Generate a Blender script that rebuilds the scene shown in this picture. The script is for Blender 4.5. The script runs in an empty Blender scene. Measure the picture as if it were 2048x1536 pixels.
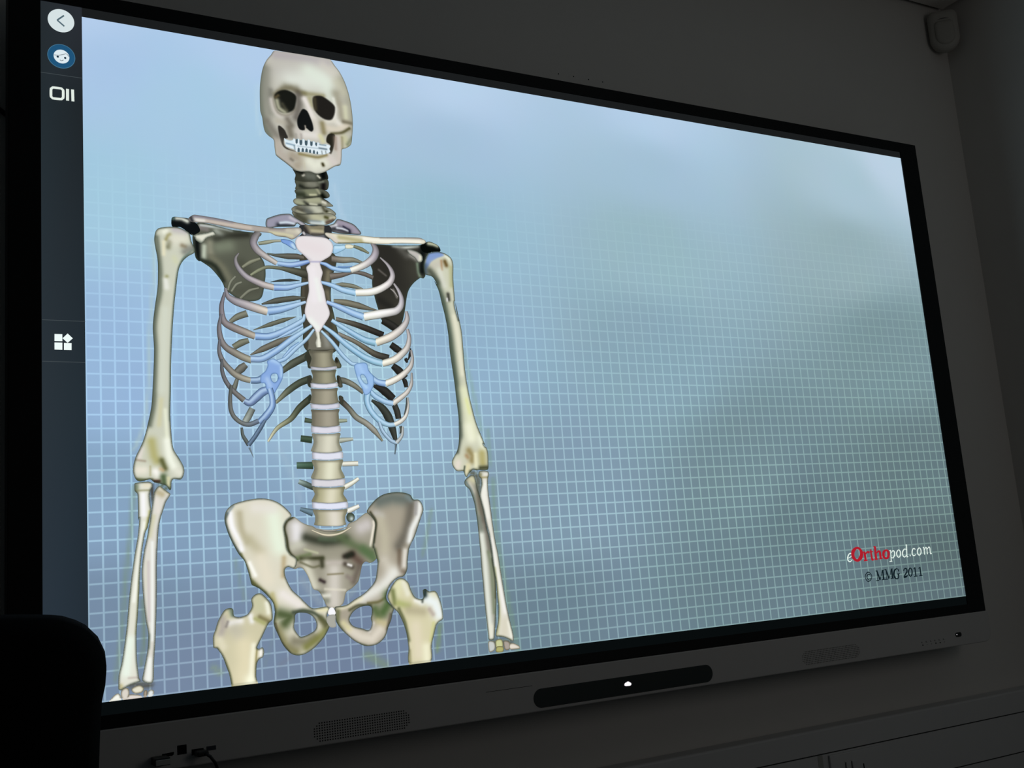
import bpy, bmesh, math
import numpy as np
from mathutils import Vector, Matrix
from mathutils.geometry import delaunay_2d_cdt

# ------------------------------------------------------------------ scene
SC = bpy.context.scene
COL = SC.collection
SC.view_settings.view_transform = 'Standard'
SC.view_settings.look = 'None'
SC.view_settings.exposure = 0.0
SC.view_settings.gamma = 1.0
SC.view_settings.use_curve_mapping = False

# World axes: x along the display wall, z up, y into that wall.
# Origin: lower left corner of the lit panel of the wall display.
WALL_Y, RIGHT_X, FLOOR_Z, CEIL_Z = 0.100, 2.272, -0.95, 1.556
LEFT_X, BACK_Y = -1.75, -4.2

def lin(c):
    r = []
    for v in c[:3]:
        v = max(0.0, min(255.0, v)) / 255.0
        r.append(v / 12.92 if v <= 0.04045 else ((v + 0.055) / 1.055) ** 2.4)
    return tuple(r)

def lin_arr(a):
    a = np.clip(a / 255.0, 0, 1)
    return np.where(a <= 0.04045, a / 12.92, ((a + 0.055) / 1.055) ** 2.4)

# ------------------------------------------------------------------ materials
def mat(name, col, rough=0.6, metal=0.0, noise=0.0, nscale=40.0, bump=0.0, bscale=200.0, spec=0.5):
    m = bpy.data.materials.new(name); m.use_nodes = True
    nt = m.node_tree; b = nt.nodes['Principled BSDF']
    b.inputs['Roughness'].default_value = rough
    b.inputs['Metallic'].default_value = metal
    b.inputs['Specular IOR Level'].default_value = spec
    b.inputs['Base Color'].default_value = (*col, 1)
    tc = nt.nodes.new('ShaderNodeTexCoord')
    if noise > 0:
        n = nt.nodes.new('ShaderNodeTexNoise'); n.inputs['Scale'].default_value = nscale; n.inputs['Detail'].default_value = 4
        r = nt.nodes.new('ShaderNodeMapRange'); r.inputs['To Min'].default_value = 1 - noise; r.inputs['To Max'].default_value = 1 + noise
        x = nt.nodes.new('ShaderNodeVectorMath'); x.operation = 'SCALE'; x.inputs[0].default_value = col
        nt.links.new(tc.outputs['Object'], n.inputs['Vector']); nt.links.new(n.outputs['Fac'], r.inputs['Value'])
        nt.links.new(r.outputs['Result'], x.inputs['Scale']); nt.links.new(x.outputs['Vector'], b.inputs['Base Color'])
    if bump > 0:
        n2 = nt.nodes.new('ShaderNodeTexNoise'); n2.inputs['Scale'].default_value = bscale; n2.inputs['Detail'].default_value = 3
        bp = nt.nodes.new('ShaderNodeBump'); bp.inputs['Strength'].default_value = bump; bp.inputs['Distance'].default_value = 0.001
        nt.links.new(tc.outputs['Object'], n2.inputs['Vector']); nt.links.new(n2.outputs['Fac'], bp.inputs['Height'])
        nt.links.new(bp.outputs['Normal'], b.inputs['Normal'])
    return m

def emis(name, col, strength=1.0, sample=False):
    m = bpy.data.materials.new(name); m.use_nodes = True
    nt = m.node_tree; nt.nodes.clear()
    e = nt.nodes.new('ShaderNodeEmission'); o = nt.nodes.new('ShaderNodeOutputMaterial')
    e.inputs['Color'].default_value = (*col, 1); e.inputs['Strength'].default_value = strength
    nt.links.new(e.outputs[0], o.inputs['Surface'])
    if not sample: m.cycles.emission_sampling = 'NONE'
    return m

def emis_attr(name):
    m = emis(name, (1, 1, 1)); nt = m.node_tree
    a = nt.nodes.new('ShaderNodeAttribute'); a.attribute_name = 'picture'
    e = [n for n in nt.nodes if n.type == 'EMISSION'][0]
    nt.links.new(a.outputs['Color'], e.inputs['Color'])
    return m

GRID = 0.0203
def emis_background():
    """video background: colour field held on the mesh, thin light squares drawn by the shader"""
    m = emis_attr('video_background'); nt = m.node_tree
    N = nt.nodes.new; L = nt.links.new
    m.cycles.emission_sampling = 'FRONT'
    a = [n for n in nt.nodes if n.type == 'ATTRIBUTE'][0]
    e = [n for n in nt.nodes if n.type == 'EMISSION'][0]
    tc = N('ShaderNodeTexCoord'); sp = N('ShaderNodeSeparateXYZ'); L(tc.outputs['Object'], sp.inputs[0])
    def math_(op, x, y=None, clamp=False):
        n = N('ShaderNodeMath'); n.operation = op; n.use_clamp = clamp
        for i, v in enumerate((x, y)):
            if v is None: continue
            if isinstance(v, (int, float)): n.inputs[i].default_value = v
            else: L(v, n.inputs[i])
        return n.outputs[0]
    def line(coord, phase):
        t = math_('DIVIDE', math_('SUBTRACT', coord, phase), GRID)
        f = math_('ABSOLUTE', math_('SUBTRACT', math_('FRACT', math_('ADD', t, 100.5)), 0.5))
        r = N('ShaderNodeMapRange'); r.interpolation_type = 'SMOOTHSTEP'
        r.inputs['From Min'].default_value = 0.105; r.inputs['From Max'].default_value = 0.02
        r.inputs['To Min'].default_value = 0; r.inputs['To Max'].default_value = 1
        L(f, r.inputs['Value']); return r.outputs['Result']
    g = math_('MAXIMUM', line(sp.outputs['X'], 0.0799), math_('MULTIPLY', line(sp.outputs['Z'], 0.0391), 0.9))
    g = math_('MULTIPLY', g, a.outputs['Alpha'])
    nz = N('ShaderNodeTexNoise'); nz.inputs['Scale'].default_value = 9; nz.inputs['Detail'].default_value = 5; nz.inputs['Roughness'].default_value = 0.62
    L(tc.outputs['Object'], nz.inputs['Vector'])
    v1 = N('ShaderNodeVectorMath'); v1.operation = 'MULTIPLY_ADD'
    v1.inputs[1].default_value = (0.08, 0.05, 0.07); v1.inputs[2].default_value = (0.96, 0.975, 0.965)
    L(nz.outputs['Color'], v1.inputs[0])
    v2 = N('ShaderNodeVectorMath'); v2.operation = 'MULTIPLY'; L(a.outputs['Color'], v2.inputs[0]); L(v1.outputs[0], v2.inputs[1])
    gs = N('ShaderNodeVectorMath'); gs.operation = 'SCALE'; gs.inputs[0].default_value = (0.88, 0.92, 0.68); L(g, gs.inputs['Scale'])
    ga = N('ShaderNodeVectorMath'); ga.operation = 'ADD'; L(gs.outputs[0], ga.inputs[0]); ga.inputs[1].default_value = (1, 1, 1)
    v3 = N('ShaderNodeVectorMath'); v3.operation = 'MULTIPLY'; L(v2.outputs[0], v3.inputs[0]); L(ga.outputs[0], v3.inputs[1])
    L(v3.outputs[0], e.inputs['Color'])
    return m

M = {}
M['wall'] = mat('painted_wall', (0.63, 0.615, 0.59), 0.9, noise=0.03, nscale=6, bump=0.15, bscale=260)
M['ceiling'] = mat('ceiling_tile', (0.72, 0.70, 0.66), 0.95, noise=0.06, nscale=60, bump=0.3, bscale=300)
M['floor'] = mat('carpet', (0.05, 0.052, 0.06), 1.0, noise=0.3, nscale=120, bump=0.6, bscale=500)
M['gap'] = mat('dark_gap', (0.02, 0.02, 0.02), 0.9)
M['bezel'] = mat('black_bezel', (0.0022, 0.0032, 0.0036), 0.45, spec=0.25)
M['panel'] = mat('light_grey_plastic', (0.52, 0.51, 0.50), 0.55, noise=0.02, nscale=30)
M['rear'] = mat('dark_grey_metal', (0.05, 0.05, 0.05), 0.5)
M['black_plastic'] = mat('black_plastic', (0.006, 0.008, 0.008), 0.4, spec=0.4)
M['smoked'] = mat('smoked_plastic', (0.022, 0.032, 0.032), 0.5, spec=0.35)
M['hole'] = mat('hole_black', (0.003, 0.004, 0.004), 0.9, spec=0.1)
M['mark'] = mat('grey_print', (0.22, 0.22, 0.22), 0.8)
M['usb_blue'] = mat('port_blue', (0.012, 0.018, 0.032), 0.6)
M['metal'] = mat('brushed_metal', (0.42, 0.43, 0.42), 0.45, metal=0.7, noise=0.08, nscale=90)
M['cable'] = mat('cable_rubber', (0.004, 0.005, 0.005), 0.6, spec=0.3)
M['trunk'] = mat('white_pvc', (0.56, 0.56, 0.56), 0.5, noise=0.015, nscale=20)
M['coupler'] = mat('trunk_joint', (0.36, 0.36, 0.33), 0.6)
M['sensor'] = mat('sensor_plastic', (0.42, 0.41, 0.38), 0.6, noise=0.02, nscale=60)
M['lens'] = mat('sensor_lens', (0.40, 0.39, 0.36), 0.6)
M['fabric'] = mat('black_fabric', (0.006, 0.0065, 0.0065), 1.0, noise=0.25, nscale=300, bump=0.5, bscale=900, spec=0.05)
M['chair_plastic'] = mat('chair_plastic', (0.008, 0.008, 0.008), 0.5, spec=0.2)
M['lcd'] = emis('lcd_black_level', lin((27, 29, 30)))
M['lcd_low'] = emis('lcd_black_level_low', lin((8, 12, 13)))
M['tool'] = emis_attr('toolbar_glow')
M['picture'] = emis_attr('picture_glow')
M['video'] = emis_background()
M['logo'] = emis('logo_light', (1.0, 0.93, 1.0), 1.1)
def flat_emis(c): 
    return emis('icon_%d_%d_%d' % c, lin(c))

# ------------------------------------------------------------------ object helpers
def link(name, me, m, parent=None):
    o = bpy.data.objects.new(name, me); COL.objects.link(o)
    if m is not None: me.materials.append(m)
    if parent is not None: o.parent = parent
    return o
def from_bm(name, bm, m, parent=None, smooth=False):
    me = bpy.data.meshes.new(name); bm.normal_update(); bm.to_mesh(me); bm.free()
    if smooth:
        for p in me.polygons: p.use_smooth = True
    return link(name, me, m, parent)
def raw(name, verts, faces, m, parent=None):
    me = bpy.data.meshes.new(name); me.from_pydata([tuple(v) for v in verts], [], [tuple(f) for f in faces]); me.update()
    return link(name, me, m, parent)
def tag(o, label=None, cat=None, group=None, kind=None):
    if label: o['label'] = label
    if cat: o['category'] = cat
    if group: o['group'] = group
    if kind: o['kind'] = kind
    return o
def empty(name, loc):
    o = bpy.data.objects.new(name, None); o.empty_display_size = 0.05; COL.objects.link(o); o.location = loc; return o
def attach(child, root):
    child.parent = root; child.matrix_parent_inverse = Matrix.Translation(-Vector(root.location)); return child

def bm_box(bm, x0, x1, y0, y1, z0, z1, bevel=0.0, seg=2):
    r = bmesh.ops.create_cube(bm, size=1.0)
    for v in r['verts']:
        v.co = Vector((x0 + (v.co.x + .5) * (x1 - x0), y0 + (v.co.y + .5) * (y1 - y0), z0 + (v.co.z + .5) * (z1 - z0)))
    if bevel > 0:
        ed = list({e for v in r['verts'] for e in v.link_edges})
        bmesh.ops.bevel(bm, geom=ed, offset=bevel, segments=seg, affect='EDGES', profile=0.5)
def box(name, x0, x1, y0, y1, z0, z1, m, parent=None, bevel=0.0, seg=2):
    bm = bmesh.new(); bm_box(bm, x0, x1, y0, y1, z0, z1, bevel, seg); return from_bm(name, bm, m, parent)

def rounded_rect(x0, x1, z0, z1, r, n=8):
    if not isinstance(r, (list, tuple)): r = [r] * 4   # bl, br, tr, tl
    pts = []
    for (cx, cz, a0, rr) in ((x0 + r[0], z0 + r[0], 180, r[0]), (x1 - r[1], z0 + r[1], 270, r[1]), (x1 - r[2], z1 - r[2], 0, r[2]), (x0 + r[3], z1 - r[3], 90, r[3])):
        for k in range(n + 1):
            a = math.radians(a0 + 90 * k / n); pts.append((cx + rr * math.cos(a), cz + rr * math.sin(a)))
    return pts
def prism(name, pts, y0, y1, m, parent=None, bevel=0.0, seg=2):
    """outline in the x-z plane, given thickness along y (front y0, back y1)"""
    bm = bmesh.new()
    f = [bm.verts.new((x, y0, z)) for x, z in pts]; b = [bm.verts.new((x, y1, z)) for x, z in pts]
    ff = bm.faces.new(f); bm.faces.new(b[::-1]); n = len(pts)
    for i in range(n): bm.faces.new((f[i], b[i], b[(i + 1) % n], f[(i + 1) % n]))
    bmesh.ops.recalc_face_normals(bm, faces=bm.faces)
    if bevel > 0: bmesh.ops.bevel(bm, geom=list(ff.edges), offset=bevel, segments=seg, affect='EDGES', profile=0.5)
    return from_bm(name, bm, m, parent)
def catmull(pts, step, closed=False, extra=None):
    P = [np.array(p, float) for p in pts]; n = len(P); out = []; W = []
    if extra is None: extra = [0] * n
    rng = range(n) if closed else range(n - 1)
    for i in rng:
        if closed: p0, p1, p2, p3 = P[(i - 1) % n], P[i], P[(i + 1) % n], P[(i + 2) % n]
        else: p1, p2 = P[i], P[i + 1]; p0 = P[i - 1] if i > 0 else 2 * p1 - p2; p3 = P[i + 2] if i + 2 < n else 2 * p2 - p1
        d = np.linalg.norm(p2 - p1)
        if d < 1e-6: continue
        # centripetal-like tangents limited by segment length: no overshoot
        def tang(a, b, c):
            t = c - a; l = np.linalg.norm(t)
            if l < 1e-9: return t * 0
            m_ = min(np.linalg.norm(b - a), np.linalg.norm(c - b)); return t / l * m_
        t1 = tang(p0, p1, p2); t2 = tang(p1, p2, p3)
        k = max(1, int(round(d / step))); w1, w2 = extra[i], extra[(i + 1) % n]
        for j in range(k):
            t = j / k; h = t * t; q = h * t
            out.append((2 * q - 3 * h + 1) * p1 + (q - 2 * h + t) * t1 + (-2 * q + 3 * h) * p2 + (q - h) * t2)
            W.append(w1 + (w2 - w1) * t)
    if not closed: out.append(P[-1]); W.append(extra[n - 1])
    return np.array(out), np.array(W)
def tube3(name, pts, r, m, parent=None, seg=10, step=0.01):
    c, _ = catmull(pts, step); bm = bmesh.new(); rings = []
    up = Vector((0.13, 0.2, 1)).normalized()
    for i, p in enumerate(c):
        t = Vector(c[min(i + 1, len(c) - 1)] - c[max(i - 1, 0)]).normalized()
        a = t.cross(up).normalized(); b = t.cross(a)
        rr = r[0] + (r[1] - r[0]) * i / (len(c) - 1) if isinstance(r, tuple) else r
        rings.append([bm.verts.new(Vector(p) + a * rr * math.cos(2 * math.pi * k / seg) + b * rr * math.sin(2 * math.pi * k / seg)) for k in range(seg)])
    for i in range(len(rings) - 1):
        for k in range(seg): bm.faces.new((rings[i][k], rings[i][(k + 1) % seg], rings[i + 1][(k + 1) % seg], rings[i + 1][k]))
    bm.faces.new(rings[0][::-1]); bm.faces.new(rings[-1])
    bmesh.ops.recalc_face_normals(bm, faces=bm.faces)
    return from_bm(name, bm, m, parent, smooth=True)

# ------------------------------------------------------------------ what the screen shows
# millimetres on the screen (x from the left of the lit panel, z from its bottom), sRGB colours
PIECES=[
('poly','thoracic_spine',[(396,694),(451.7,698.4),(444.9,652.8),(442.2,618.3),(447.4,584.3),(448.2,533.5),(396.8,530.2),(392.1,573.4),(389.8,615.3),(393.5,657.9)],(74,71,60),[('s',[(440.3,665.5),(437.9,652.3)],8.7,(135,128,105),0.8),('s',[(436.8,630.8),(440.5,618.2)],8.7,(130,122,100),0.7),('s',[(397.3,683.8),(394.1,615.5)],4.3,(95,90,75),0.6),('s',[(444.4,592.7),(448.3,567.4)],6.9,(100,100,75),0.6)],[],(3.4,(60,70,60),0.85),1.6,1,'dark upper spine seen behind the breastbone'),
('poly','scapula',[(519.9,721.3),(560.6,722.7),(608,726.6),(622.3,729.8),(644.3,718.2),(629.8,715.7),(622.1,707),(616.7,690.6),(618.3,673.4),(613.6,666.5),(608.1,667.4),(594.8,657.3),(584.2,643.5),(579,627.6),(573.9,604.4),(566.1,582.2),(551.3,570.8),(540.7,578.8),(531.1,586.6),(525,607.8),(520.1,627.9),(516.9,649.3),(519,673.6),(516.4,685.9),(526.3,694.4),(530.9,703.9),(524.9,715.2)],(60,58,52),[('s',[(592.1,678.2),(580.2,644.6),(574.7,624.7)],46.2,(88,88,76),0.7),('s',[(546,707.7),(558,682.4),(566.8,650.3)],64.3,(50,49,45),0.8),('s',[(591.3,707.3),(608.8,698)],7.5,(150,148,140),0.9),('s',[(560.6,722.7),(581.1,720.8),(606.5,725.6)],5.6,(205,214,205),0.95),('s',[(573.9,716.5),(584.3,706.7)],11.2,(105,105,98),0.6),('s',[(604.2,692.3),(605.2,676.5),(608.2,668.8)],4.7,(140,160,135),0.9),('s',[(615.8,717.2),(613.1,679.7)],11.3,(22,28,28),0.9),('s',[(530.6,676.5),(543.4,667)],2.7,(110,105,100),0.8),('s',[(555.5,643.1),(561.3,629.1)],2.7,(140,135,128),0.8),('s',[(529.9,622.2),(546.7,612.8)],12.6,(45,45,42),0.8)],[],(3.4,(60,70,60),0.85),1.6,1,'dark shoulder blade on the right of the ribs'),
('poly','scapula',[(225.4,730.6),(241.9,732.1),(280.9,725.4),(310.8,724),(329.1,724),(327.9,719.2),(318.5,712.1),(320.2,703.9),(324.6,687.6),(331.7,674.6),(333.5,657.1),(331.4,641.5),(324.8,615.3),(306.5,608.2),(284.9,613),(267.7,625.2),(264.3,634.1),(258.6,643.8),(245.5,659.1),(230.4,669.1),(227.5,668.9),(222.9,673.6),(221.2,681.5),(218.8,699.5),(219.1,711.7)],(94,97,84),[('s',[(225.6,704.1),(225.7,690),(228.5,671)],8.8,(22,26,26),0.95),('s',[(232.1,728.1),(259.3,727.6),(280.8,724.4)],4.1,(205,213,210),0.95),('s',[(230,723.9),(241.6,722.4)],6.5,(135,128,126),0.8),('s',[(256.1,721.1),(265.7,713.7)],8.2,(165,172,160),0.8),('s',[(255.7,706.7),(280.5,715),(305.6,719.3)],9.9,(52,53,46),0.85),('s',[(236.9,693.9),(235.4,675.5)],7.2,(195,205,185),0.9),('s',[(245.7,699.7),(246.3,685.5)],9.7,(150,148,128),0.8),('s',[(260.2,694.8),(275,698.1)],17.9,(128,136,116),0.8),('s',[(247.9,676.5),(264.9,660.5),(274.1,642.8)],9.7,(122,122,102),0.8),('s',[(233.3,670.3),(252.4,662.6),(264.3,640.1)],7.2,(42,48,40),0.85),('s',[(293.8,669.8),(317.7,640.6)],16.5,(78,80,68),0.6),('s',[(287.2,623.3),(317.3,630.3)],18,(84,86,74),0.8)],[],(3.4,(60,70,60),0.85),1.6,1,'grey green shoulder blade on the left of the ribs'),
('poly','acromion',[(187.5,735.6),(191.3,738.5),(203.6,738.4),(212.2,738),(218.8,735.1),(227.3,728.7),(230.8,718.8),(224,713.1),(218.1,710.6),(212.5,714.2),(206.9,718.7),(199.4,722.3),(188.1,722.1)],(24,28,30),[('s',[(195.1,736.7),(203.6,736.5),(211.1,733.1)],5.6,(218,222,208),0.95),('s',[(190.4,736.9),(189.4,734.8)],4,(90,120,110),0.8)],[],(2,(20,30,30),0.6),1.6,1,None),
('poly','coracoid_process',[(216.3,713),(221,710.9),(223.9,712.6),(241.4,717.2),(250.3,721.1),(254.1,718.9),(254.9,713.8),(249,711.3),(241.1,707.5),(235.1,699.9),(231.2,698.5),(223.7,703),(221.9,707.9)],(222,222,205),[('s',[(237.1,701.1),(247,708),(255.9,712.9)],3.2,(120,105,70),0.8),('s',[(227.5,704.3),(231.3,701.6)],4,(160,165,150),0.7),('s',[(236.6,718.3),(253.2,722.9)],4,(110,110,110),0.8)],[],(3.4,(60,70,60),0.85),1.6,1,None),
('poly','acromion',[(622.5,732.5),(629.8,735.2),(639.6,732.6),(647.9,727.9),(650,718.6),(637.1,717.3),(625.4,713.7),(615.7,715.9),(612.1,725)],(18,22,20),[('s',[(628.1,731.7),(636.6,731),(645.1,728.7)],5.7,(195,200,170),0.95)],[],(2,(15,22,20),0.6),1.6,1,None),
('poly','coracoid_process',[(586.4,717.5),(601.7,716.1),(613.8,709.1),(614.2,698.4),(605.8,695.1),(599.3,702.6),(588.7,709.7)],(188,184,178),[('s',[(610.8,706.1),(610.2,698.1)],5.6,(225,225,205),0.9)],[],(3.4,(60,70,60),0.85),1.6,1,None),
('poly','first_rib',[(337.9,747.7),(344.6,752.5),(361.3,759.2),(377.9,761.7),(386,757.4),(398.2,750.9),(405.9,744.9),(401.9,738.6),(390.5,746),(385.2,740.4),(357.9,737.1),(339,733.7)],(152,150,168),[('s',[(358,740.4),(372.8,740.1),(386.9,740.6),(397.6,737.3)],6.9,(52,56,68),0.95),('s',[(361.5,744.5),(373.1,746.5),(385.4,745.1)],3.4,(205,218,228),0.95),('s',[(379.2,755.1),(393.9,748),(403.8,744.7)],5.2,(195,190,200),0.8)],[],(3.4,(60,70,60),0.85),1.6,1,None),
('poly','first_rib',[(436.1,745.1),(453.6,751.9),(461,760.4),(475.7,758.3),(488.6,754.3),(496.2,748),(501.8,737.2),(482.3,735.5),(461.4,735.4),(440,739.5)],(158,150,166),[('s',[(440.1,740.3),(457.5,743.6),(479,739.6)],8.9,(52,52,58),0.95),('s',[(459.3,744.7),(468.8,744.2),(478.3,741.6)],3.1,(215,220,230),0.95),('s',[(438.6,745.3),(457.8,749.7)],5.3,(215,215,222),0.9),('s',[(470.8,748.3),(481.8,742.4),(482,737.2)],2.7,(40,40,60),0.9)],[],(3.4,(60,70,60),0.85),1.6,1,None),
('poly','neck_base',[(393.6,742),(407.2,745),(436.1,746.8),(447.3,746.1),(449.1,732.6),(439,719.8),(389.1,715.5),(389.4,722.3),(397.2,729.7)],(52,54,56),[('s',[(406.3,726.3),(433.4,726.9)],7,(128,130,138),0.8)],[],(3,(50,55,60),0.5),1.6,1,None),
('tube','back_rib',[(296,664.1),(309.6,673.6),(325.4,680.6)],[4.96,7.44,4.96],[(130,132,112)],(62,66,56),None,None,0,0),
('tube','back_rib',[(308.8,651.9),(322.4,660.9),(336.1,667),(357.6,666.8),(380.4,663.8),(403.4,659.6)],[4.2,6.72,5.88,5.88,11.76,16.8],[(140,145,118),(108,112,94),(72,72,62)],(62,66,56),None,None,0,0),
('tube','back_rib',[(271.7,624.7),(276.5,638.5),(284.5,648)],[4.05,4.86,4.05],[(125,128,112)],(62,66,56),None,None,0,0),
('tube','back_rib',[(277.1,622.8),(285.1,634.6),(294,639.1)],[4.06,4.87,4.06],[(125,128,112)],(62,66,56),None,None,0,0),
('tube','back_rib',[(290.9,612.4),(305.6,625.7),(321.3,631.2)],[4.91,5.73,3.27],[(122,124,108)],(62,66,56),None,None,0,0),
('tube','back_rib',[(337.1,690.1),(350.6,688.3),(371.1,688.1),(387.3,688.8),(398.9,687.3)],[2.55,5.1,10.2,10.2,6.8],[(92,100,92),(100,94,84)],(62,66,56),None,None,0,0),
('tube','back_rib',[(340.8,642.4),(356.7,645.8),(373.9,647.7),(390.1,648)],[0.84,4.21,5.06,0.84],[(62,68,66)],(62,66,56),None,None,0,0),
('tube','back_rib',[(324.7,604.7),(349.6,611.8),(378.3,617.4),(398,619.7)],[2.51,10.05,9.21,2.51],[(90,92,82)],(62,66,56),None,None,0,0),
('tube','back_rib',[(273.2,573.1),(285.4,582),(300.9,588.3)],[6.45,10.48,11.28],[(120,122,108)],(62,66,56),None,None,0,0),
('tube','back_rib',[(309.2,561.3),(336.7,571.5),(359.6,579.9),(381.5,586.8)],[0.83,7.44,7.44,0.83],[(105,108,94)],(62,66,56),None,None,0,0),
('tube','back_rib',[(303.1,520.6),(323.3,530.8),(350.5,543.7),(375.1,554.9)],[1.64,9.82,10.64,2.46],[(112,110,98)],(62,66,56),None,None,0,0),
('tube','back_rib',[(276.9,532.2),(290.1,540.1),(301.8,544.2)],[9.62,11.22,8.02],[(118,120,104)],(62,66,56),None,None,0,0),
('tube','back_rib',[(280.5,491.5),(288.6,498.9),(296,505)],[11.14,13.53,9.55],[(112,112,104)],(62,66,56),None,None,0,0),
('tube','back_rib',[(275.2,463.8),(279.2,475.5),(281.6,482.8)],[7.89,7.1,5.53],[(112,116,106)],(62,66,56),None,None,0,0),
('tube','back_rib',[(291.3,413.5),(297.4,423.6),(303.6,435.2)],[10.26,11.05,10.26],[(152,160,152),(120,128,122)],(62,66,56),None,None,0,0),
('tube','back_rib',[(352.1,494.5),(371.5,508.4),(394.9,521.1),(406.1,529.7)],[8.31,12.46,12.46,12.46],[(95,102,88),(70,72,62)],(62,66,56),None,None,0,0),
('tube','back_rib',[(341.1,444.1),(362,463.5),(382.2,477.2),(402.4,485)],[4.93,10.68,11.5,12.32],[(140,142,120),(82,90,76),(66,72,60)],(62,66,56),None,None,0,0),
('tube','back_rib',[(326.1,382.4),(341.6,403.2),(364.5,418.5),(380.3,437),(400.8,453.5)],[3.25,6.49,8.93,10.55,11.36],[(200,200,172),(150,152,122),(85,92,74),(62,66,54)],(62,66,56),None,None,0,0),
('tube','back_rib',[(446.7,689.8),(465.9,688.9),(485.5,690.4),(501.3,686.7)],[11.56,11.56,8.89,4.44],[(120,112,104),(140,138,122),(118,118,104)],(62,66,56),None,None,0,0),
('tube','back_rib',[(442.7,658.7),(462.1,662.4),(483,668),(501.4,667.5),(519.6,661.5)],[12.43,8.88,4.44,7.99,7.99],[(118,110,102),(104,98,92)],(62,66,56),None,None,0,0),
('tube','back_rib',[(450.3,645.1),(463.6,645.9),(482.9,644.2),(499.8,640.4)],[2.65,7.94,7.94,2.65],[(125,126,110)],(62,66,56),None,None,0,0),
('tube','back_rib',[(446.4,616.6),(467.9,614.9),(490.7,610.8),(510.1,606.5),(522.4,605.3)],[7.06,11.47,11.47,6.18,1.76],[(128,126,108),(105,102,90)],(62,66,56),None,None,0,0),
('tube','back_rib',[(448.4,586.3),(478,579.5),(501.9,572.3),(532.1,561.7)],[7.03,9.66,11.42,11.42],[(118,114,102),(70,66,60),(46,44,42)],(62,66,56),None,None,0,0),
('tube','back_rib',[(451,561.2),(482.2,547.7),(513.6,529.2),(539.6,522.1)],[7.01,7.88,11.39,12.26],[(132,128,118),(110,106,92),(58,55,50)],(62,66,56),None,None,0,0),
('tube','back_rib',[(549.9,644.1),(555.9,639.7),(562.9,629.8)],[1.82,3.65,1.82],[(150,146,142)],(62,66,56),None,None,0,0),
('tube','back_rib',[(532.1,588.3),(549.9,578.7),(566,567.4)],[14.41,16.21,14.41],[(50,49,46)],(62,66,56),None,None,0,0),
('tube','back_rib',[(544.4,546),(554,539.1),(562.1,534.7)],[11.66,13.45,10.76],[(50,49,46)],(62,66,56),None,None,0,0),
('tube','back_rib',[(545.4,509.7),(556.5,500.5),(567.4,488.1)],[10.71,15.17,13.39],[(50,49,46)],(62,66,56),None,None,0,0),
('tube','back_rib',[(508.7,474.6),(527.8,465.6),(543.3,451.8)],[5.26,15.78,14.03],[(50,49,46)],(62,66,56),None,None,0,0),
('tube','back_rib',[(504,449.9),(521.1,437.7),(531.6,422.3),(538.4,400.8),(542.9,380.8)],[4.35,13.06,15.68,13.06,6.97],[(62,66,60)],(62,66,56),None,None,0,0),
('tube','back_rib',[(544.4,442.5),(548.6,430.1),(550.3,418.5)],[10.56,11.44,10.56],[(62,62,58)],(62,66,56),None,None,0,0),
('tube','back_rib',[(564.8,486.5),(566.9,480.3),(568,472.4)],[8.04,8.93,7.15],[(50,49,46)],(62,66,56),None,None,0,0),
('tube','back_rib',[(580.8,540.8),(578.7,529.6),(574.6,519.9)],[1.81,5.43,1.81],[(50,49,46)],(62,66,56),None,None,0,0),
('tube','back_rib',[(569.8,523),(571.2,519.8),(572.6,515.1)],[5.4,7.2,3.6],[(50,49,46)],(62,66,56),None,None,0,0),
('tube','back_rib',[(567.7,455.2),(566.7,439.5),(560.6,423.9)],[2.66,5.32,1.77],[(75,80,78)],(62,66,56),None,None,0,0),
('tube','back_rib',[(552.8,406.1),(554.1,400.7),(551.1,393)],[5.27,5.27,1.76],[(75,80,74)],(62,66,56),None,None,0,0),
('tube','back_rib',[(446,482.8),(459.4,481.5),(474.9,474.1),(490.2,462.1)],[11.14,10.28,9.42,6.85],[(92,92,82),(128,128,114),(112,112,100)],(62,66,56),None,None,0,0),
('tube','back_rib',[(449,449.4),(463.2,435.9),(475,421.5),(492,410.9),(505.7,398.7),(519.2,381)],[10.26,9.4,10.26,10.26,10.26,3.42],[(70,64,58),(130,132,118),(150,148,138),(128,128,112)],(62,66,56),None,None,0,0),
('poly','cervical_vertebra',[(387.4,842.9),(440.5,849.4),(446.9,839.6),(447.2,829.2),(433.1,823.2),(405.7,820.1),(390.1,820),(391,831.3)],(62,64,54),[('s',[(413.1,832.2),(421.5,831.4)],12.4,(112,116,106),0.8),('s',[(439.2,840.5),(439.7,833.6)],10.8,(16,20,20),0.95),('s',[(403.7,831.5),(405.4,832.6)],3.5,(215,212,195),0.95),('s',[(429.8,833.7),(433.1,830.9)],3.1,(210,208,190),0.95),('s',[(394.7,838.6),(402.2,836.1)],6.2,(22,24,22),0.8)],[],(2,(52,54,46),0.6),1.1,1,None),
('poly','cervical_vertebra',[(390.1,820.9),(405.7,821),(433.2,825),(446.4,829.1),(448.4,818),(443.6,809.7),(422.2,809),(405.1,807.1),(389.9,805.4),(391,812.4)],(88,90,76),[('s',[(414.1,818.5),(422.6,817.7)],12.4,(138,138,124),0.8),('s',[(405.2,809.7),(418.8,809.5),(429.2,812.8)],3.5,(52,54,46),0.85),('s',[(439,819.6),(438.6,812.6)],8,(25,22,24),0.95),('s',[(432.3,823.1),(438.4,824.7)],4.5,(130,134,118),0.8),('s',[(398.6,812.4),(401.9,811.1)],5.3,(40,44,38),0.9)],[],(2,(52,54,46),0.6),1.1,1,None),
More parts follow.
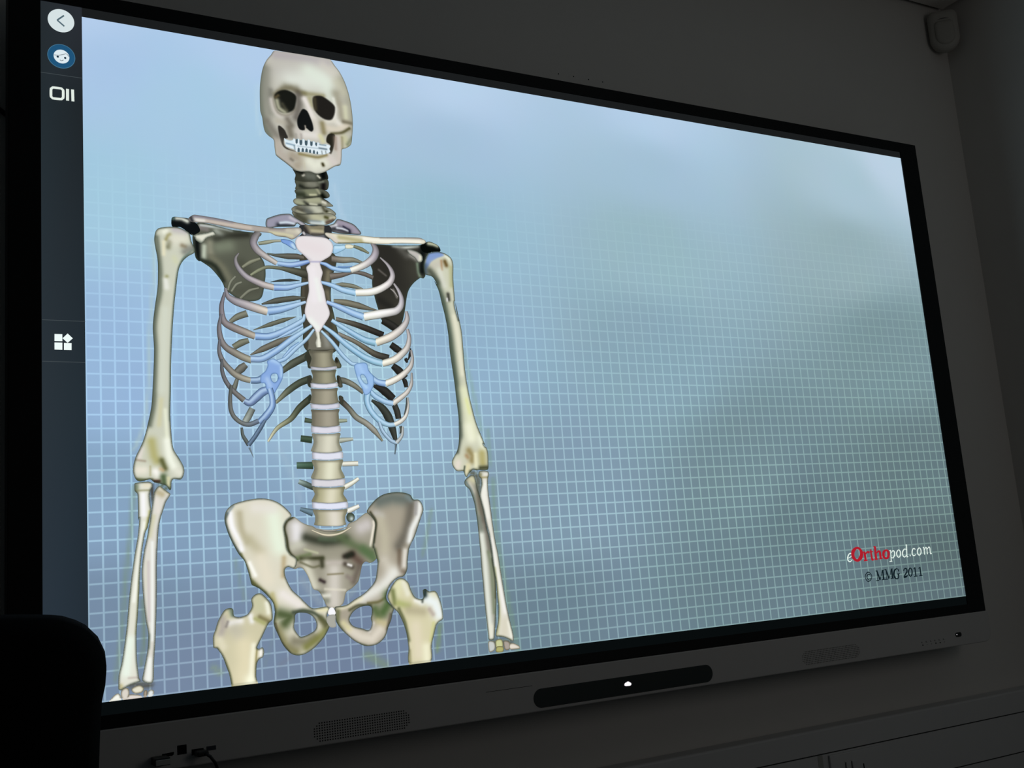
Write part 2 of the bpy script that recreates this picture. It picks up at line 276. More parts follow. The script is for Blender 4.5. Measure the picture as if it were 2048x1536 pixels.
('poly','cervical_vertebra',[(388.1,802.7),(393.3,806.7),(405.1,808),(427.4,811.3),(444.4,808),(449.2,799.8),(441.2,794.7),(421.4,793.4),(404.3,790.8),(391.2,789.4),(390.3,796.9)],(98,101,88),[('s',[(409.9,802.5),(421.9,803.8)],12.4,(132,136,108),0.85),('s',[(414.8,798.3),(425.1,799.4)],3.5,(195,195,160),0.9),('s',[(404.5,793.8),(419.7,794.5),(429.2,796.8)],3.5,(58,60,50),0.8),('s',[(435.4,800.1),(439.5,795.3)],8,(14,18,14),0.95),('s',[(427.3,809.6),(431.3,803.1)],4.4,(165,165,135),0.8),('s',[(392.8,797.2),(402.9,797.5)],7.9,(52,58,44),0.85)],[],(2,(52,54,46),0.6),1.1,1,None),
('poly','cervical_vertebra',[(384.7,784.4),(390.8,790.2),(404.3,790.8),(430.1,796.1),(442.8,792.2),(450.2,787),(454.3,782.2),(440.4,779.9),(420.6,777.9),(403.7,778.7),(390.3,778.2)],(140,140,122),[('s',[(411,788.9),(429.8,790.9)],10.6,(172,174,142),0.85),('s',[(404,783.9),(416.4,778.3),(431.9,781.2)],5.3,(52,54,48),0.95),('s',[(390.7,778.2),(402.9,777.8)],4.4,(60,60,50),0.8),('s',[(414.1,782.4),(425.1,782.2)],3.5,(195,196,170),0.9),('s',[(437.7,794.3),(445.3,791.6)],6.2,(40,40,34),0.9),('s',[(436.5,788.1),(440.8,786.8)],4.4,(215,212,195),0.9),('s',[(392.2,783.5),(400.5,780.9)],7.9,(165,170,140),0.8)],[],(2,(52,54,46),0.6),1.1,1,None),
('poly','cervical_vertebra',[(381.6,771.4),(390.2,777.3),(403.7,778.7),(433.6,780.9),(449.7,777.4),(458.5,770.5),(456.9,766),(441.4,765.4),(420,765),(403,763.3),(391.3,763.8),(382.7,766.4)],(138,139,124),[('s',[(420.5,776.2),(428.8,770.1)],14.1,(196,198,178),0.85),('s',[(403.1,764.2),(420,765),(435.5,767.8)],3.1,(80,80,66),0.7),('s',[(405,770.3),(413.3,766.9)],8.8,(92,96,92),0.8),('s',[(442.1,771.4),(442.4,768.9)],5.3,(35,36,20),0.95),('s',[(436,778.6),(438.4,773.7)],4.4,(90,88,70),0.9),('s',[(441.5,767.1),(447.6,768.5)],4.4,(210,208,180),0.85),('s',[(391.7,771.5),(399.1,769.7)],7.8,(80,78,66),0.85),('s',[(390.7,768),(404.7,763.5)],3.5,(165,165,140),0.8)],[],(2,(52,54,46),0.6),1.1,1,None),
('poly','cervical_vertebra',[(382.7,766.4),(391.3,763.8),(404.7,763.5),(432.9,767.1),(449.3,769.6),(458.6,764.4),(457.9,760.1),(449.3,752.3),(436.1,746.8),(419.1,746.1),(405.6,747.4),(390.8,753.6),(383.6,759.7)],(142,142,124),[('s',[(419.8,761.5),(432.4,757.6)],14.1,(190,190,158),0.85),('s',[(391.1,759.6),(402.5,753.1)],12.2,(68,68,54),0.85),('s',[(410.9,752.1),(432.2,752.5)],3.5,(110,125,135),0.8),('s',[(415,749.1),(432,749.9)],5.3,(195,205,205),0.9),('s',[(439.5,761.7),(443.7,760.8)],4.4,(75,75,40),0.9),('s',[(448.8,760.1),(456.8,762.5)],5.3,(200,198,170),0.8),('s',[(435.5,751.9),(436.3,749.4)],6.2,(195,215,215),0.9),('s',[(441.6,752.5),(453,757.9)],4.4,(90,70,60),0.8)],[],(2,(52,54,46),0.6),1.1,1,None),
('poly','cervical_vertebra',[(403.9,745.5),(414.7,744),(436.1,746.8),(436.6,739.2),(435.3,730.5),(418.2,727.3),(406.5,730.5),(400,735)],(140,132,112),[('s',[(414.5,738.9),(431.5,739.6)],4.4,(90,86,66),0.8),('s',[(415.2,735.5),(432.1,735.4)],7.9,(190,182,150),0.85),('s',[(401.9,738.6),(406.5,730.5)],7.8,(45,42,45),0.85),('s',[(414.9,729.6),(435.3,730.5)],4.4,(70,68,70),0.8)],[],(2,(52,54,46),0.6),1.1,1,None),
('tube','transverse_process',[(387.2,416.7),(400.4,414.3)],[8.22,7.4],[(82,96,80)],(78,88,76),None,None,0,0),
('tube','transverse_process',[(379.2,386.9),(398.1,384.3)],[10.62,11.44],[(66,84,66)],(78,88,76),None,None,0,0),
('tube','transverse_process',[(370.7,343.8),(397.8,343.3)],[10.53,12.15],[(84,112,96),(62,86,66)],(78,88,76),None,None,0,0),
('tube','transverse_process',[(372.8,318.4),(383.2,314.1),(397.7,307.3)],[7.26,9.68,8.87],[(150,170,165),(95,112,105),(70,80,70)],(78,88,76),None,None,0,0),
('tube','transverse_process',[(373.2,275),(394.1,267.9)],[5.61,12.01],[(100,125,140)],(78,88,76),None,None,0,0),
('tube','transverse_process',[(459.1,415.8),(443.6,415)],[5.06,7.59],[(150,160,140)],(78,88,76),None,None,0,0),
('tube','transverse_process',[(467.7,385.2),(443.6,383)],[5.04,9.25],[(170,176,162)],(78,88,76),None,None,0,0),
('tube','transverse_process',[(474.1,344.9),(446.6,344.6)],[8.37,8.37],[(212,212,198)],(78,88,76),None,None,0,0),
('tube','transverse_process',[(473.6,320.4),(462,313.4),(447.9,306.5)],[5.83,7.5,9.17],[(222,222,205)],(78,88,76),None,None,0,0),
('tube','transverse_process',[(471.8,275.8),(450.9,267.8)],[6.63,9.94],[(225,225,212)],(78,88,76),None,None,0,0),
('poly','thoracic_vertebra',[(403.4,562.1),(432.5,563.3),(438.6,548.4),(443,534.2),(398.5,531.1),(398.9,540.2)],(112,110,98),[('s',[(428.7,556.4),(431.3,541.4)],8.5,(150,150,140),0.7)],[],(2,(60,60,50),0.6),1.6,1,None),
('poly','rib_head',[(391.8,520.9),(403.2,532),(403,502.2),(397,502.1),(395.6,511.5)],(62,62,52),[],[],(3.4,(60,70,60),0.85),1.6,1,None),
('poly','rib_head',[(445.5,521.3),(452.5,511.8),(454.4,507),(452,502.8),(442.1,504.3)],(105,102,80),[('s',[(445.5,520),(446.4,514)],4.3,(35,30,25),0.9)],[],(3.4,(60,70,60),0.85),1.6,1,None),
('poly','rib_head',[(395.7,487.8),(402.4,489.1),(402.6,470.3),(397.2,470.2),(394,477.2)],(62,62,52),[],[],(3.4,(60,70,60),0.85),1.6,1,None),
('poly','rib_head',[(445.1,490),(451.2,488.9),(454.6,472.2),(449,470.3),(445.6,475.7)],(98,92,78),[('s',[(447.5,488.9),(447.5,478.1)],2.6,(40,35,30),0.9)],[],(3.4,(60,70,60),0.85),1.6,1,None),
('poly','rib_head',[(394.8,456),(399.7,458.4),(400.2,445.5),(394.9,446.7)],(55,58,46),[],[],(3.4,(60,70,60),0.85),1.6,1,None),
('poly','rib_head',[(447,456.6),(454.3,454.3),(453,442.4),(447.7,447.1)],(75,68,58),[],[],(3.4,(60,70,60),0.85),1.6,1,None),
('poly','vertebra',[(400.2,531.1),(412.4,530.7),(428.8,531.2),(441.2,533.3),(440,526.3),(439.7,519.3),(444,511.2),(445,506.5),(428.2,503.1),(411.8,502.8),(399.8,504.5),(401.3,510),(403.4,518.3),(400.7,525.1)],(124,120,102),[('s',[(424.5,527.7),(424.3,508.5)],17.1,(168,164,140),0.85),('s',[(402.8,532),(405.9,518.4),(402.3,504.6)],6.7,(92,92,80),0.5),('s',[(439.5,533.2),(437.9,519.3),(443.2,505.6)],5.1,(96,96,74),0.5),('s',[(400.1,528.6),(441.1,530.7)],3.4,(89,86,73),0.6)],[],(1.5,(100,102,88),0.6),1.6,1,None),
('poly','intervertebral_disc',[(401.4,504.6),(423,503.4),(445,506.5),(446.6,503.2),(445.6,501.5),(423.6,498.5),(402,499.6),(401.3,502.1)],(196,196,206),[('s',[(401.4,504.6),(423,503.4),(445,506.5)],1.9,(105,110,118),0.85),('s',[(401.4,504.6),(402,499.6)],5.9,(140,142,150),0.6),('s',[(445,505.6),(445.6,500.6)],4.3,(150,152,150),0.5)],[],(1.2,(120,124,128),0.5),1.6,1,None),
('poly','vertebra',[(402,498.8),(414.6,498.3),(431.7,498.6),(444.7,500.6),(443.5,495.1),(442.4,489.7),(444.2,483.2),(445.3,479.7),(430.6,476.6),(413.6,476.3),(401,478.1),(402.5,482.4),(404,488.9),(402.6,494.3)],(122,120,100),[('s',[(427.3,495.2),(426.6,481.9)],17.7,(165,162,136),0.85),('s',[(404.6,499.7),(406.6,489),(403.5,478.2)],6.7,(92,92,80),0.5),('s',[(443,500.6),(440.7,489.6),(443.5,478.8)],5.1,(96,96,74),0.5),('s',[(401.9,496.3),(444.6,498.1)],3.4,(87,86,72),0.6)],[],(1.5,(100,102,88),0.6),1.6,1,None),
('poly','intervertebral_disc',[(400.1,477.3),(422.4,476),(445.3,478.9),(446.7,474.3),(445.7,471.4),(422.9,468.6),(400.6,469.9),(399.9,473.6)],(214,215,228),[('s',[(400.1,477.3),(422.4,476),(445.3,478.9)],1.8,(105,110,118),0.85),('s',[(400.1,477.3),(400.6,469.9)],5.8,(140,142,150),0.6),('s',[(445.2,478),(445.7,470.5)],4.2,(150,152,150),0.5)],[],(1.2,(120,124,128),0.5),1.6,1,None),
('poly','vertebra',[(399.7,468.2),(413.3,467.6),(431.6,467.9),(445.6,469.7),(444.4,463.5),(444.5,457.2),(445.9,449.8),(446.9,445.6),(429.5,442.6),(411.2,442.5),(397.7,444.4),(399.2,449.4),(400.4,456.7),(400.3,462.9)],(134,130,112),[('s',[(426.9,464.5),(425.2,447.9)],19,(172,166,145),0.85),('s',[(402.2,469.1),(402.9,456.8),(400.2,444.5)],6.6,(92,92,80),0.5),('s',[(443.9,469.7),(442.8,457.2),(445.2,444.8)],5.1,(96,96,74),0.5),('s',[(399.6,465.8),(445.5,467.2)],3.4,(96,93,80),0.6)],[],(1.5,(100,102,88),0.6),1.6,1,None),
('poly','intervertebral_disc',[(397.7,443.6),(422,442.1),(446.9,444.8),(447.5,439.8),(446.4,436.5),(422.4,433.9),(398.9,435.5),(398.3,439.5)],(206,207,222),[('s',[(397.7,443.6),(422,442.1),(446.9,444.8)],1.8,(105,110,118),0.85),('s',[(397.7,443.6),(398.9,435.5)],5.8,(140,142,150),0.6),('s',[(446.8,444),(446.4,435.7)],4.2,(150,152,150),0.5)],[],(1.2,(120,124,128),0.5),1.6,1,None),
('poly','vertebra',[(398.9,433.8),(412.9,433.1),(431.9,433.1),(446.3,434.8),(445.1,428),(445.2,421.2),(444.7,413.1),(445.8,408.4),(430.5,405.6),(411.5,405.7),(397.6,407.8),(399.1,413.1),(399.1,421.2),(399.4,427.9)],(134,128,112),[('s',[(427,429.8),(426,411)],19.6,(170,164,146),0.85),('s',[(401.4,434.7),(401.6,421.2),(400.1,407.8)],6.6,(92,92,80),0.5),('s',[(444.6,434.8),(443.5,421.2),(444,407.6)],5,(96,96,74),0.5),('s',[(398.7,431.4),(446.2,432.4)],3.3,(96,92,80),0.6)],[],(1.5,(100,102,88),0.6),1.6,1,None),
('poly','intervertebral_disc',[(397.6,407),(421.4,405.2),(445.7,407.6),(447.1,401.4),(446,396.9),(421.7,394.6),(397.9,396.4),(397.3,401.7)],(214,213,226),[('s',[(397.6,407),(421.4,405.2),(445.7,407.6)],1.8,(105,110,118),0.85),('s',[(397.6,407),(397.9,396.4)],5.8,(140,142,150),0.6),('s',[(445.7,406.8),(446,396.1)],4.2,(150,152,150),0.5)],[],(1.2,(120,124,128),0.5),1.6,1,None),
('poly','vertebra',[(398.6,394.8),(412.6,393.9),(431.5,393.8),(445.9,395.3),(444.7,387.7),(443.4,380.2),(446.8,371),(447.7,365.8),(428.2,363.2),(409.4,363.5),(395.6,365.8),(397.1,371.7),(400.4,380.6),(399.1,388.1)],(176,174,155),[('s',[(426.6,390.5),(423.8,368.6)],19.5,(220,218,198),0.85),('s',[(401.2,395.6),(402.9,380.6),(398,365.7)],6.6,(92,92,80),0.5),('s',[(444.2,395.3),(441.7,380.2),(446,365)],5,(96,96,74),0.5),('s',[(398.5,392.4),(445.8,392.8)],3.3,(126,125,111),0.6)],[],(1.5,(100,102,88),0.6),1.6,1,None),
('poly','intervertebral_disc',[(397.2,364.9),(422.2,362.9),(447.7,365),(449.1,358.4),(447.9,353.6),(422.4,351.6),(397.5,353.7),(396.9,359.3)],(218,220,234),[('s',[(397.2,364.9),(422.2,362.9),(447.7,365)],1.8,(105,110,118),0.85),('s',[(397.2,364.9),(397.5,353.7)],5.7,(140,142,150),0.6),('s',[(447.7,364.2),(447.9,352.7)],4.2,(150,152,150),0.5)],[],(1.2,(120,124,128),0.5),1.6,1,None),
('poly','vertebra',[(396.6,352.1),(411.7,351),(432.2,350.6),(447.8,351.9),(446.6,344.2),(444.5,336.6),(448.6,327.2),(449.6,321.8),(428.9,319.6),(408.5,320.2),(393.5,322.6),(395,328.6),(399.2,337.6),(397.1,345.3)],(172,168,140),[('s',[(426.9,347.5),(424.1,324.9)],21.1,(230,230,205),0.85),('s',[(399.1,352.9),(401.6,337.6),(395.9,322.5)],6.5,(92,92,80),0.5),('s',[(446.1,352),(442.8,336.6),(447.9,321.1)],5,(96,96,74),0.5),('s',[(396.4,349.7),(447.7,349.5)],3.3,(123,120,100),0.6)],[],(1.5,(100,102,88),0.6),1.6,1,None),
('poly','intervertebral_disc',[(395.1,321.7),(422,319.4),(449.6,321),(450.1,314.5),(449,309.7),(421.4,308.2),(394.5,310.6),(394,316.2)],(212,210,216),[('s',[(395.1,321.7),(422,319.4),(449.6,321)],1.8,(105,110,118),0.85),('s',[(395.1,321.7),(394.5,310.6)],5.7,(140,142,150),0.6),('s',[(449.5,320.2),(448.9,308.9)],4.1,(150,152,150),0.5)],[],(1.2,(120,124,128),0.5),1.6,1,None),
('poly','vertebra',[(395.3,309),(411.1,307.7),(432.5,307),(448.9,308.1),(447.7,301.9),(446.1,295.7),(450.7,288.1),(451.8,283.8),(429.5,281.9),(408.2,282.7),(392.5,285.3),(394,290.1),(398,297.4),(395.8,303.6)],(166,162,125),[('s',[(427,304),(424.4,287.3)],22,(226,222,198),0.85),('s',[(397.8,309.7),(400.5,297.3),(394.9,285.2)],6.5,(92,92,80),0.5),('s',[(447.2,308.2),(444.4,295.8),(450,283.1)],5,(96,96,74),0.5),('s',[(395.2,306.6),(448.7,305.7)],3.3,(119,116,90),0.6)],[],(1.5,(100,102,88),0.6),1.6,1,None),
('poly','intervertebral_disc',[(393.3,285.3),(422.2,282.6),(451.8,283.8),(453.1,277.7),(452,273.4),(422.5,272.2),(393.6,275),(393.1,280.1)],(218,222,240),[('s',[(393.3,285.3),(422.2,282.6),(451.8,283.8)],1.8,(105,110,118),0.85),('s',[(393.3,285.3),(393.6,275)],5.6,(140,142,150),0.6),('s',[(451.7,283),(452,272.6)],4.1,(150,152,150),0.5)],[],(1.2,(120,124,128),0.5),1.6,1,None),
('poly','sacrum',[(342.7,239.1),(346.4,251.3),(353.2,260.3),(362.9,263),(373.9,254.6),(384.2,249.5),(391.5,247.5),(404.3,240.6),(424.8,237.2),(446,240.1),(452.4,248.5),(464.5,252.8),(480.6,263.3),(491,263.7),(501.6,251.8),(501.7,238.9),(496.6,212.6),(501.7,197),(492.4,186.4),(484.5,183.7),(477.8,186.5),(471.5,181.4),(467.2,166.7),(463.2,155.9),(452.6,146.5),(442.2,140.3),(436.2,123.7),(424.3,117.7),(410.5,120.4),(405.3,130.1),(400.9,139.7),(396.3,146.2),(388.3,149.9),(383.3,162.6),(379.7,172.1),(373.7,181.7),(368.2,184.4),(359.3,182.7),(354.8,189.2),(358.5,199.7),(349.3,207.9),(345.8,220.4)],(156,152,134),[('s',[(365.5,247.3),(366.3,230.9)],20.6,(232,230,232),0.9),('s',[(359.2,215.8),(374,222.7)],11,(200,200,180),0.7),('s',[(473.3,241.1),(482.1,244.7)],19.9,(206,200,198),0.85),('s',[(495.1,249.7),(495.4,243.9),(492.9,233.6),(487.2,210.9)],3.3,(240,232,215),0.9),('s',[(489.1,263.9),(497.8,253),(499.7,243.7),(496.9,227.6),(492.6,208.3)],3.3,(50,52,36),0.95),('s',[(360.2,262.2),(350.8,256.5),(346.6,245.6),(349.6,229.9),(351.2,214.4),(355.4,205.3),(365.3,196.4)],3.5,(60,62,40),0.95),('s',[(380.8,230.1),(411.6,221.4),(445.1,224.2)],12.9,(62,66,54),0.9),('s',[(403.6,226.5),(428.3,223.6)],6.5,(88,105,82),0.7),('s',[(437,228.5),(460.3,212.4),(489,199.3)],13.1,(98,114,80),0.85),('s',[(474.6,205.9),(491,191.2)],11.6,(92,118,78),0.85),('s',[(365.4,199.2),(385.3,203.5)],6.3,(105,122,78),0.7),('s',[(377.6,211.7),(398.2,204.9)],3.2,(190,192,158),0.8),('s',[(371.1,197.7),(406,196.6)],5.6,(66,68,44),0.9),('s',[(455.9,197.9),(468.5,185.8)],13.1,(98,78,68),0.85),('s',[(442.5,196.5),(455.9,199.1)],7.3,(52,44,38),0.9),('s',[(465.7,178),(455.9,156.2)],9.8,(108,98,88),0.8),('s',[(378.9,189.1),(391.5,148.1)],12.6,(222,220,200),0.75),('s',[(424.1,176.7),(421.5,126.4)],20.8,(214,208,198),0.85),('s',[(414,188.3),(443.1,187.2)],6.5,(190,182,172),0.8),('s',[(369.7,192.3),(389,183.3),(399.6,184.8)],3.2,(110,108,82),0.8),('s',[(404.4,193.6),(404.7,184.3)],6.4,(70,70,52),0.9),('s',[(400.4,162.9),(406.8,159.3)],4.8,(60,50,50),0.9),('s',[(447,197.2),(453.9,199.9)],7.3,(48,52,42),0.9),('s',[(442.9,184.9),(454.4,179.4)],7.3,(80,72,62),0.9),('s',[(447.9,183.7),(452.9,181.8)],3.7,(232,230,225),0.95),('s',[(445.2,165.1),(451.7,160.7)],5.7,(140,128,120),0.8),('s',[(413.1,170.5),(438.8,170.2)],2.4,(130,122,92),0.8),('s',[(394.2,145.8),(402.9,142.7)],6.3,(120,122,108),0.8),('s',[(389.7,132.9),(410,130.1)],7.9,(125,132,115),0.75),('s',[(400.2,138.1),(414.2,138.1)],4.8,(222,222,208),0.8),('s',[(407.8,148.4),(440.7,144.3)],3.2,(225,220,200),0.6)],[],(2,(95,95,75),0.6),1.6,1,None),
('poly','vertebra',[(394.4,273.4),(411.1,271.9),(433.8,270.9),(451.1,271.8),(449.9,265.4),(447,259.2),(447,251.5),(448.1,247.1),(434.1,245),(411.5,246.2),(394.8,248.9),(396.3,253.9),(397.1,261.4),(394.9,267.8)],(170,165,135),[('s',[(428,268),(428.7,250.5)],23.3,(226,220,208),0.85),('s',[(396.9,274.1),(399.5,261.3),(397.3,248.8)],6.4,(92,92,80),0.5),('s',[(449.4,271.9),(445.3,259.2),(446.3,246.4)],4.9,(96,96,74),0.5),('s',[(394.3,271),(451,269.4)],3.3,(122,118,97),0.6)],[],(1.5,(100,102,88),0.6),1.6,1,None),
('tube','lumbosacral_disc',[(390.3,240.9),(407.6,233.3),(421.8,231.4),(438.7,233.9),(456.1,242.1)],[1.62,3.24,4.05,3.24,1.62],[(205,196,170)],(120,110,90),None,None,0,0),
('tube','lumbosacral_disc',[(394,244.1),(412.6,239.2),(429.3,238.9),(451.3,243.5)],[0.81,3.24,3.24,0.81],[(150,146,134)],(90,84,76),None,None,0,0),
('poly','articular_facet',[(449.2,260.8),(453.7,265.7),(462.1,262.5),(461.6,253.3),(454.1,250.2),(449.5,255)],(84,96,80),[('s',[(458,255.8),(458.3,255.3)],5.8,(200,215,215),0.95)],[],(3.4,(60,70,60),0.85),1.6,1,None),
('poly','femur',[(286.3,122.9),(291.4,131.7),(290.6,142.2),(296.8,148.7),(305.3,149.8),(313.5,142.7),(320.3,132.7),(322.5,119.7),(322,109.2),(316.8,105),(312.9,99.6),(305.2,85.3),(300,76.6),(296.8,70),(299.7,68),(305.1,69.7),(307.3,63.2),(305.2,55.4),(299.1,52.6),(295.3,45),(294,28.1),(294.6,12.1),(257.7,10.9),(256.8,16.6),(253.9,34.9),(249.7,47.8),(244.5,63),(236.8,75),(231.7,76.7),(231.6,92.5),(235.4,102.3),(239.2,113.3),(244.1,122),(251.3,130.5),(261.8,130.7),(263.8,120.2),(271.9,117.2),(282.6,119.7)],(204,198,164),[('s',[(298.9,140.4),(303.2,128.4)],16.6,(196,196,160),0.8),('s',[(314.3,134.4),(316.2,120.2)],6.1,(236,236,216),0.9),('s',[(302.7,114.4),(314.5,107.6)],6.8,(120,112,70),0.8),('s',[(257.6,109.3),(272.9,111.4)],8.9,(242,240,238),0.9),('s',[(288.5,118),(290.6,109.8)],6.7,(238,238,238),0.85),('s',[(246.2,117.2),(246.9,103.5),(243.2,94.8)],10.3,(172,164,158),0.8),('s',[(251.6,105.3),(254.2,111.9)],3.7,(120,112,110),0.7),('s',[(259.4,128.6),(261.5,121.6)],5.9,(110,130,110),0.8),('s',[(264.3,99.6),(269.9,92.2)],17.8,(188,184,166),0.8),('s',[(277.5,75.4),(279,52.5),(273.5,30.4)],25.1,(226,216,180),0.8),('s',[(291.6,74),(288.4,51.4),(284.8,17.8)],6.7,(244,242,218),0.75),('s',[(241.8,87),(246.1,76.3)],10.2,(222,216,188),0.8),('s',[(285,23.4),(282.3,14.7)],14.7,(250,250,222),0.8),('s',[(237.9,73.8),(248.8,53.5),(255,32.5),(257.3,16.6)],3.6,(130,130,84),0.8),('s',[(296.8,70),(294.3,50.8),(293.4,28.1)],2.2,(145,135,80),0.8),('s',[(302.6,66),(302.2,56.8)],5.2,(246,244,238),0.95),('s',[(295.5,112.8),(309.5,104.5)],5.3,(170,172,110),0.8)],[],(3.4,(60,70,60),0.85),1.6,1,None),
('poly','femur',[(511.8,127.5),(514.1,134.9),(520.7,145.3),(529.7,154.4),(540.6,155.3),(549.8,147.5),(553.8,135.1),(560.3,123.5),(571.1,119.4),(575,122.4),(574.5,133.4),(579.6,135.3),(585.4,130.9),(596.6,130.6),(602.2,122.4),(607.2,105.3),(608.2,85.3),(600.4,80.5),(595,75.4),(590.4,62.7),(584.1,43.7),(579.8,18.1),(544.5,16.5),(542.9,45.7),(540.8,67.5),(535.9,85.3),(528.6,101.1),(521.9,108.2),(515.3,117.4)],(212,206,168),[('s',[(532.9,148.7),(528.3,133.8)],13.4,(222,222,178),0.8),('s',[(541.3,148.1),(547.4,130.1)],8.4,(232,232,215),0.7),('s',[(521.3,136.5),(523.6,116.7)],7.5,(120,128,76),0.85),('s',[(530.8,116.1),(547.3,110.4)],10,(170,178,108),0.8),('s',[(561.2,118),(570.6,112.8)],7.6,(240,240,230),0.85),('s',[(580.8,118.6),(595.1,110.8),(601.3,92.5)],18.8,(230,238,238),0.95),('s',[(578.8,132.6),(577.6,125.5)],7.7,(38,54,56),0.95),('s',[(573.7,122.5),(572.6,114.8)],3.4,(70,78,72),0.8),('s',[(548,103.8),(572.1,99.5)],13.5,(180,172,140),0.8),('s',[(584.6,101.7),(590.2,93.5)],6.8,(176,160,150),0.7),('s',[(530.2,107.5),(539.5,84.9),(544.8,56.3)],5,(98,104,66),0.85),('s',[(558.3,76.7),(560.1,33.1)],16.7,(222,212,184),0.85),('s',[(574.2,42.5),(573.8,20.9)],11.7,(238,236,205),0.8),('s',[(590.3,79.2),(583.5,52.5)],5.1,(205,205,140),0.8),('s',[(544.9,40.1),(544.7,19.7)],4.1,(150,146,104),0.7)],[],(3.4,(60,70,60),0.85),1.6,1,None),
('poly','hip_bone',[(273.5,288.5),(290.2,292.2),(309.2,294),(327.2,291.4),(342.8,283.6),(356,270.8),(358.6,263.9),(350.8,257.6),(346.1,247.8),(347.9,230),(349.5,214.5),(355.4,205.3),(364.2,197.1),(360.2,184.1),(350,186.4),(344.7,183),(344.9,173.1),(348.9,161.9),(355.2,150.5),(366.1,139.9),(374.5,130.6),(386.6,120.6),(409.5,121.7),(413.4,116.5),(408.8,107.3),(413.3,95),(410.3,86.9),(402,74.6),(386.2,60.8),(370.9,53),(358.4,52),(347.6,56.6),(337.1,69.3),(329.3,86.4),(323.4,103.3),(326.1,119.4),(323.8,133.6),(316,144.8),(304.3,156.3),(292.6,163),(291.1,166.2),(288.3,179.3),(284.4,193.6),(281.4,201.3),(274.1,210.4),(264.9,228.1),(257.9,245.8),(254.1,263.2),(256.7,276.1),(264.6,284.5)],(216,212,192),[('s',[(263.1,272.6),(265.7,251.8),(277.9,227.4),(278.7,217.6)],7.6,(244,244,246),0.95),('s',[(277.3,272),(279.7,246.8),(287.9,229)],9.2,(182,175,145),0.85),('s',[(291.3,231),(306.1,212.7)],15.3,(186,180,148),0.8),('s',[(330.6,264.1),(333.9,234.1),(337.7,217.4)],21.8,(226,238,216),0.9),('s',[(348.2,250),(349.4,225.5),(354.3,205.4)],2.4,(120,120,66),0.8),('s',[(302,279.7),(328.9,277.5)],15.6,(226,222,214),0.7),('s',[(258.8,272.8),(255.2,262.1),(259,245.7),(266,228.1),(275.2,211.4)],3.8,(72,84,76),0.8),('s',[(267.9,283.3),(258.8,272.8)],3,(110,130,140),0.6),('s',[(307.9,202.8),(317.7,169.7)],18.4,(226,218,196),0.8),('s',[(290,196.4),(298.1,177.5)],5.3,(246,246,238),0.9),('s',[(343.8,200.6),(341.5,173.4)],7,(180,160,118),0.7),('s',[(277.3,210.2),(286.4,188),(293.3,166.1),(312.5,149.6)],3.8,(96,100,52),0.85),('s',[(292.8,167.7),(306.6,153.8),(321.7,137.3),(325.2,119.4),(322.8,103.3)],6.8,(98,100,56),0.9),('s',[(340.4,145.2),(364.4,127.9)],13.9,(232,226,220),0.9),('s',[(323.3,146.6),(327.5,128.6)],6.9,(180,172,110),0.7),('s',[(334.3,116.3),(350,111.4),(341,101.6)],15.3,(84,98,62),0.95),('s',[(328.3,91.2),(339.6,69.1),(355,58.2)],15.3,(132,128,84),0.9),('s',[(355.7,73.3),(374.2,70.3),(387,76.1)],15.5,(138,134,112),0.95),('s',[(373.8,63.3),(397.1,77.4),(406.4,86.1)],10.9,(126,128,66),0.8),('s',[(355.2,116.8),(370.2,118.5),(388.8,112.7),(408.2,95.4)],5.5,(78,88,70),0.95),('s',[(398.4,103.5),(405.5,93.3)],9.4,(100,100,66),0.9),('s',[(355.6,97.9),(361,82.1)],4.6,(236,230,205),0.9),('s',[(395.3,118.1),(409.3,116.9)],7.1,(226,220,178),0.9),('s',[(326.4,103),(332.6,77.9),(346.4,57.9)],3,(80,72,50),0.7),('s',[(390.6,98.3),(388.7,85.4)],3.9,(200,200,190),0.7)],[[(358.8,114.1),(368.8,115.4),(379.9,112.3),(388.3,104.4),(391,94.6),(387.5,86.7),(374.7,80.8),(365.3,79.4),(361.7,82.1),(355.4,93.3),(357.1,104.9)]],(3.4,(60,70,60),0.85),1.6,1,None),
